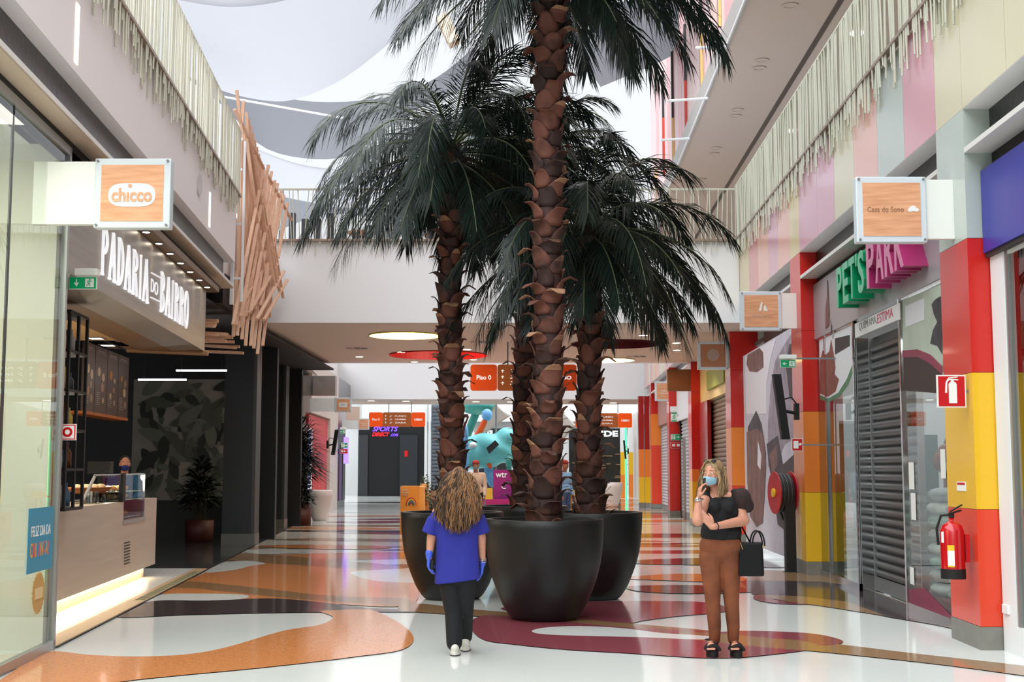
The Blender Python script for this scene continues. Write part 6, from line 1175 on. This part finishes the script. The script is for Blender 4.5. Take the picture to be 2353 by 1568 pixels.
for i in range(60): q = rs.uniform(-.07, .09); rt.append((hd.p(q * .6, -.05, .115), hd.p(q * 1.3, -.14, .02), hd.p(q * 1.3, -.11, -.22 - rs.uniform(0, .06)), .015))
strands(t, hd, rt, hm, 'hair', .0052, 4, .006, .16)
b = MB()
for q in (-1, 1): b.tube([hd.p(.036 * q + .026 * cos(a), .045 + .0, .118 + .016 * sin(a)) for a in [2 * pi * i / 16 for i in range(17)]], .0025, 5); b.ell(hd.p(.036 * q, .045, .118), (.026, .004, .016), 12, 6, 1)
b.tube([hd.p(-.01, .048, .12), hd.p(.01, .048, .12)], .002, 5); b.build('sunglasses', [mat('glasses_frame', (120, 106, 90), .3, .6), mat('lens_dark', (50, 44, 40), .1)], t)
b = MB(); w = A(1605, 1146, -.2); b.tube([w + Vector((.034 * cos(q), .034 * sin(q), -.01 + .004 * cos(q))) for q in [2 * pi * i / 20 for i in range(21)]], .011, 8); b.ell(w + Vector((-.012, -.036, -.01)), (.02, .01, .018)); b.build('wrist_watch', M['chrome'], t, smooth=True)
b = MB(); w = A(1645, 1210, -.22); ax = (A(1709, 1197, -.04) - A(1640, 1211, -.24)).normalized(); u_ = ax.orthogonal().normalized(); v_ = ax.cross(u_); b.tube([w + (u_ * cos(q) + v_ * sin(q)) * .034 for q in [2 * pi * i / 20 for i in range(21)]], .006, 6); b.build('hair_band', M['black'], t, smooth=True)
p = A(1617, 1120, -.22); b = MB(); b.bar(p + Vector((-.006, .0, -.065)), p + Vector((.012, .03, .075)), .016, .072, up=(0, 1, 0)); tag(b.build('mobile_phone', mat('phone_black', (10, 10, 12), .3), bevel=.004), 'black mobile phone held at the ear', 'phone')
# handbag
c = A(1726, 1324, .02); t = thing('handbag', 'black leather tote handbag hanging from the bent elbow of the standing person', 'bag', (c.x, c.y, c.z)); bk = mat('leather_black', (8, 8, 9), .55, spec=.3, bump=.15, nscale=40)
w, h, dp = .115, .295, .075; b = MB(); q = [(-w, 0), (w, 0), (w * .92, h), (-w * .86, h)]; b.prism(q, lambda u, v, d: (c.x + u + .012 * sin(d * 20), c.y + d, c.z + v), -dp, dp); b.build('bag_body', bk, t, bevel=.018)
z = c.z + h
for dd in (-.055, .055): b = MB(); b.tube([(c.x + .06 - .055 * cos(a) * 1.0, c.y + dd, z - .03 + .13 * sin(a)) for a in [pi * i / 12 for i in range(13)]], .007, 6); b.build('carry_handle', bk, t, smooth=True)
e = A(1703, 1211, -.05)
b = MB(); b.tube([(c.x - .10, c.y - .03, z - .03), (e.x - .005, e.y, e.z + .0), (e.x + .01, e.y + .03, e.z + .03), (e.x + .03, c.y + .05, e.z - .01), (c.x + .0, c.y + .03, z)], .007, 6); b.build('shoulder_strap', bk, t, smooth=True)
b = MB(); b.bar((c.x - .105, c.y - .08, z - .0), (c.x - .085, c.y - .08, z - .06), .008, .006); b.box((c.x + .09, c.y - .079, z - .05), (c.x + .1, c.y - .074, z - .02)); b.build('clasp', mat('gold_clasp', (196, 176, 120), .25, 1), t)
# ---------------- person walking away in the blue shirt
Y0 = 11.6; A = lambda x, y, dy=0.0: P(x, y, Y0 + dy)
t = thing('person', 'person in a blue shirt with long wavy hair, seen from behind', 'person', (A(1052, 1500).x, Y0, 0))
b = MB(); hd = Head(A(1055, 1107), (.02, 1, 0), (0, 0, 1), 1.0); hd.add(b); b.cap(A(1055, 1125, -.01), A(1053, 1160, -.01), .052, .055); b.cap(A(1012, 1176), A(1090, 1176), .05, .05); b.ell(A(1051, 1210), (.15, .1, .17)); b.ell(A(1051, 1275), (.155, .11, .16))
b.cap(A(1005, 1178), A(991, 1237, .0), .05, .043); b.cap(A(991, 1237), A(986, 1282, -.03), .042, .028)
b.cap(A(1096, 1178), A(1106, 1238, .03), .05, .043); b.cap(A(1106, 1238, .03), A(1109, 1290, .03), .041, .027)
b.cap(A(1034, 1320), A(1042, 1410), .085, .06); b.cap(A(1042, 1410), A(1044, 1492, -.05), .056, .04); b.cap(A(1068, 1320), A(1070, 1400, .05), .085, .06); b.cap(A(1070, 1400, .05), A(1070, 1478, .25), .056, .04)
fused(b, 'body', [M['skin']], t, .0065, 4)
b = MB()
def ring(y, x0, x1, dz, dy=0):
    a, c = A(x0, y), A(x1, y); return ((a.x + c.x) / 2, Y0 + dy, (a.z + c.z) / 2, (c.x - a.x) / 2, dz)
rings = [ring(1158, 1030, 1078, .07), ring(1166, 1006, 1098, .10), ring(1180, 1000, 1104, .12), ring(1215, 1003, 1100, .13), ring(1260, 1003, 1099, .13), ring(1300, 1001, 1102, .135), ring(1336, 999, 1104, .14)]
n = 28; pts = []
for j, (cx, cy, cz, rx, ry) in enumerate(rings):
    for i in range(n):
        q = 2 * pi * i / n; e = .8; X = abs(cos(q)) ** e * (1 if cos(q) > 0 else -1); Yy = abs(sin(q)) ** e * (1 if sin(q) > 0 else -1); fold = 1 + .02 * sin(q * 7 + j); pts.append((cx + rx * X * fold, cy + ry * Yy * fold, cz + (.025 * X if j == 6 else 0)))
b.add(pts, [(j * n + i, j * n + (i + 1) % n, (j + 1) * n + (i + 1) % n, (j + 1) * n + i) for j in range(len(rings) - 1) for i in range(n)] + [tuple(range(n)), tuple(len(pts) - 1 - i for i in range(n))])
b.cap(A(1010, 1178), A(992, 1212), .062, .066); b.tube([A(998, 1192), A(986, 1227)], [.062, .073], 14); b.cap(A(1093, 1178), A(1106, 1210, .01), .062, .064); b.tube([A(1101, 1192), A(1110, 1226, .02)], [.06, .068], 14)
fused(b, 'shirt', [mat('shirt_blue', (38, 42, 138), .85, noise=.08, nscale=3, bump=.25)], t, .008, 4)
b = MB(); b.ell(A(1052, 1320), (.165, .12, .11))
b.cap(A(1032, 1325), A(1042, 1410, -.0), .105, .078); b.cap(A(1042, 1410), A(1044, 1478, -.05), .078, .072); b.cap(A(1069, 1325), A(1070, 1400, .06), .1, .074); b.cap(A(1070, 1400, .06), A(1069, 1463, .24), .072, .066)
fused(b, 'trousers', [mat('trousers_black', (14, 16, 20), .8, bump=.4, nscale=7)], t, .009, 5)
for (x, y, dy, k) in ((1045, 1505, -.08, 1.0), (1069, 1494, .20, .92)):
    c = A(x, y, dy); c.z = 0; b = MB(); n = 20; out = [(c.x + .047 * sin(q) * (1 + .12 * cos(q)), c.y + .1 + .14 * cos(q) * -1) for q in [2 * pi * i / n for i in range(n)]]; z0 = .0 if dy < 0 else .0
    b.prism(out, lambda u, v, d: (u, v, d + z0), 0, .035, 0); b.ell((c.x, c.y + .08, .055), (.044, .125, .04), 16, 8); b.ell((c.x, c.y + .0, .075), (.04, .05, .05), 14, 8); o = fused(b, 'shoe', [mat('shoe_white', (214, 212, 204), .5)], t, .006, 2)
    b = MB(); b.prism([(u * 1.0 + (u - c.x) * .03, v) for u, v in out], lambda u, v, d: (u, v, d), .0, .01); b.build('shoe_sole', M['dgrey'], t)
gm = mat('glove_blue', (66, 92, 200), .45, bump=.3, nscale=30)
b = MB(); w = A(986, 1279, -.03); b.cap(w + Vector((0, 0, .03)), w, .034, .031); hand(b, w, (-.02, -.02, -1), (.1, .95, -.1), (1, .1, 0), 1.04, .45, .0, 0, 1.1); fused(b, 'glove', [gm], t, .0055, 2)
b = MB(); w = A(1109, 1296, .03); b.cap(w + Vector((0, 0, .01)), w, .03, .028); hand(b, w, (-.12, .05, -1), (-.1, .95, -.1), (-1, .1, 0), .98, .3, .0, 0, 1.1); fused(b, 'glove', [gm], t, .0055, 2)
b = MB()
for dz in (.0, .015, .028): w = A(1109, 1292, .03) + Vector((0, 0, dz)); b.tube([w + Vector((.034 * cos(q), .034 * sin(q), .004 * sin(q * 2))) for q in [2 * pi * i / 20 for i in range(21)]], .0028, 6)
b.build('bracelet', M['chrome'], t, smooth=True)
p = A(992, 1302, -.02); b = MB(); b.bar(p + Vector((0, 0, -.05)), p + Vector((.005, 0, .05)), .03, .06, up=(0, 1, 0)); tag(b.build('dark_device', M['black'], bevel=.006), 'small dark device held in the left glove of the person in the blue shirt', 'device')
hm2 = mat('hair_wavy', (138, 98, 62), .5, col2=(50, 34, 25), nscale=10, island=1.0, stretch=(1, 1, .35))
b = MB(); hd.ell(b, 0, -.03, .035, .088, .092, .092); hd.ell(b, 0, -.06, -.06, .10, .06, .13); b.ell(A(1056, 1178, -.11), (.15, .045, .15)); fused(b, 'hair_base', [mat('hair_under', (92, 66, 46), .6, noise=.3, nscale=30)], t, .009, 5)
rt = []; rs = random.Random(11)
for i in range(760):
    q = rs.uniform(-1, 1); dpt = rs.uniform(0, 1); top = hd.p(.055 * q, -.075 + .09 * (1 - dpt), .132 - .05 * q * q); xb = .215 * q * (1 - .15 * rs.random()); ye = -.13 - .06 * (1 - q * q) * rs.random()
    mid = hd.p(.185 * q, -.13 - .06 * (1 - abs(q)), .075); L = rs.uniform(.36, .47) * (1 - .30 * q * q); e = Vector((hd.c.x + (hd.r.x * xb), Y0 + ye, hd.c.z - L)); rt.append((top, mid, e, .02))
strands(t, hd, rt, hm2, 'hair', .0042, 7, .0085, .115, 30)
# ---------------- simpler standing people further off
def standing(label, x, Y, h, shirt, trous, cap=None, facing=(0, -1, 0), maskm=None, hair=(40, 34, 30), skin=None, arms='down', loc=0.0):
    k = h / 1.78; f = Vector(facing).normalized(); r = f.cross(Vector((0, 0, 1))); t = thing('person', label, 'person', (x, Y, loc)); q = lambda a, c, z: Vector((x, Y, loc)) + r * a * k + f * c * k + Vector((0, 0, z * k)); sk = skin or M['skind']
    b = MB(); hd = Head(q(0, .02, 1.655), f, (0, 0, 1), 1.08 * k); hd.add(b); b.cap(q(0, 0, 1.58), q(0, 0, 1.46), .055 * k, .06 * k); R = Matrix((r, f, Vector((0, 0, 1)))).transposed()
    b.ell(q(0, 0, 1.3), (.17 * k, .11 * k, .2 * k), rot=R); b.ell(q(0, 0, 1.05), (.15 * k, .11 * k, .16 * k), rot=R); b.cap(q(-.15, 0, 1.44), q(.15, 0, 1.44), .05 * k, .05 * k)
    for s in (-1, 1):
        e, w = (q(.24 * s, -.03, 1.14), q(.22 * s, .08, .90)) if arms == 'down' else (q(.23 * s, .05, 1.18), q(.10 * s, .30, 1.12))
        b.cap(q(.19 * s, 0, 1.42), e, .05 * k, .04 * k); b.cap(e, w, .04 * k, .028 * k); hand(b, w, (w - e), f, -r * s, k, .35)
        b.cap(q(.09 * s, 0, .9), q(.1 * s, .02, .5), .08 * k, .055 * k); b.cap(q(.1 * s, .02, .5), q(.1 * s, 0, .08), .055 * k, .035 * k)
    fused(b, 'body', [sk], t, .011, 3)
    b = MB(); b.ell(q(0, 0, 1.3), (.195 * k, .135 * k, .2 * k), rot=R); b.ell(q(0, .01, 1.06), (.18 * k, .14 * k, .16 * k), rot=R); b.cap(q(-.16, 0, 1.43), q(.16, 0, 1.43), .06 * k, .06 * k)
    for s in (-1, 1): e, w = (q(.24 * s, -.03, 1.14), q(.22 * s, .08, .93)) if arms == 'down' else (q(.23 * s, .05, 1.18), q(.12 * s, .26, 1.13)); b.cap(q(.19 * s, 0, 1.42), e, .065 * k, .055 * k); b.cap(e, w, .055 * k, .042 * k)
    fused(b, 'shirt', [shirt], t, .012, 4)
    b = MB(); b.ell(q(0, 0, .95), (.175 * k, .13 * k, .12 * k), rot=R)
    for s in (-1, 1): b.cap(q(.09 * s, 0, .92), q(.1 * s, .02, .5), .1 * k, .075 * k); b.cap(q(.1 * s, .02, .5), q(.1 * s, 0, .09), .075 * k, .06 * k)
    fused(b, 'trousers', [trous], t, .012, 4)
    for s in (-1, 1): b = MB(); b.ell(q(.1 * s, .05, .045), (.045 * k, .13 * k, .045 * k), rot=R); b.build('shoe', M['black'], t, smooth=True)
    hd.eyes(t)
    if maskm: hd.mask(t, maskm)
    b = MB()
    hd.ell(b, 0, -.025, .045, .08, .09, .082); b.build('hair', mat('hair_' + str(hair[0]), hair, .7), t, smooth=True)
    if cap: b = MB(); hd.ell(b, 0, -.01, .062, .086, .1, .07); b.tube([hd.p(-.05, .07, .062), hd.p(0, .14, .055), hd.p(.05, .07, .062)], .012, 6); b.build('cap', cap, t, smooth=True)
    return t
standing('person in a pale pink shirt and red cap behind the left palm', P(1093, 1100, 33).x, 33, 1.83, mat('shirt_pink', (214, 190, 176), .8), M['black'], mat('cap_red', (150, 34, 28), .7), (.1, -1, 0), mat('mask_grey', (130, 140, 142), .7))
standing('person with a red cap and light blue jacket seen between the palm trunks', P(1297, 1100, 34).x, 34, 1.84, mat('jacket_blue', (130, 170, 214), .8), mat('jeans', (60, 80, 120), .8), MATS['cap_red'], (.7, -.7, 0))
standing('person with dark hair and a dark blue mask behind the bakery counter', P(287, 1060, 20.6).x, 20.6, 1.83, mat('shirt_navy', (48, 74, 120), .8), M['black'], None, (.35, -.94, 0), mat('mask_navy', (30, 44, 110), .7), skin=M['skin'], arms='front')
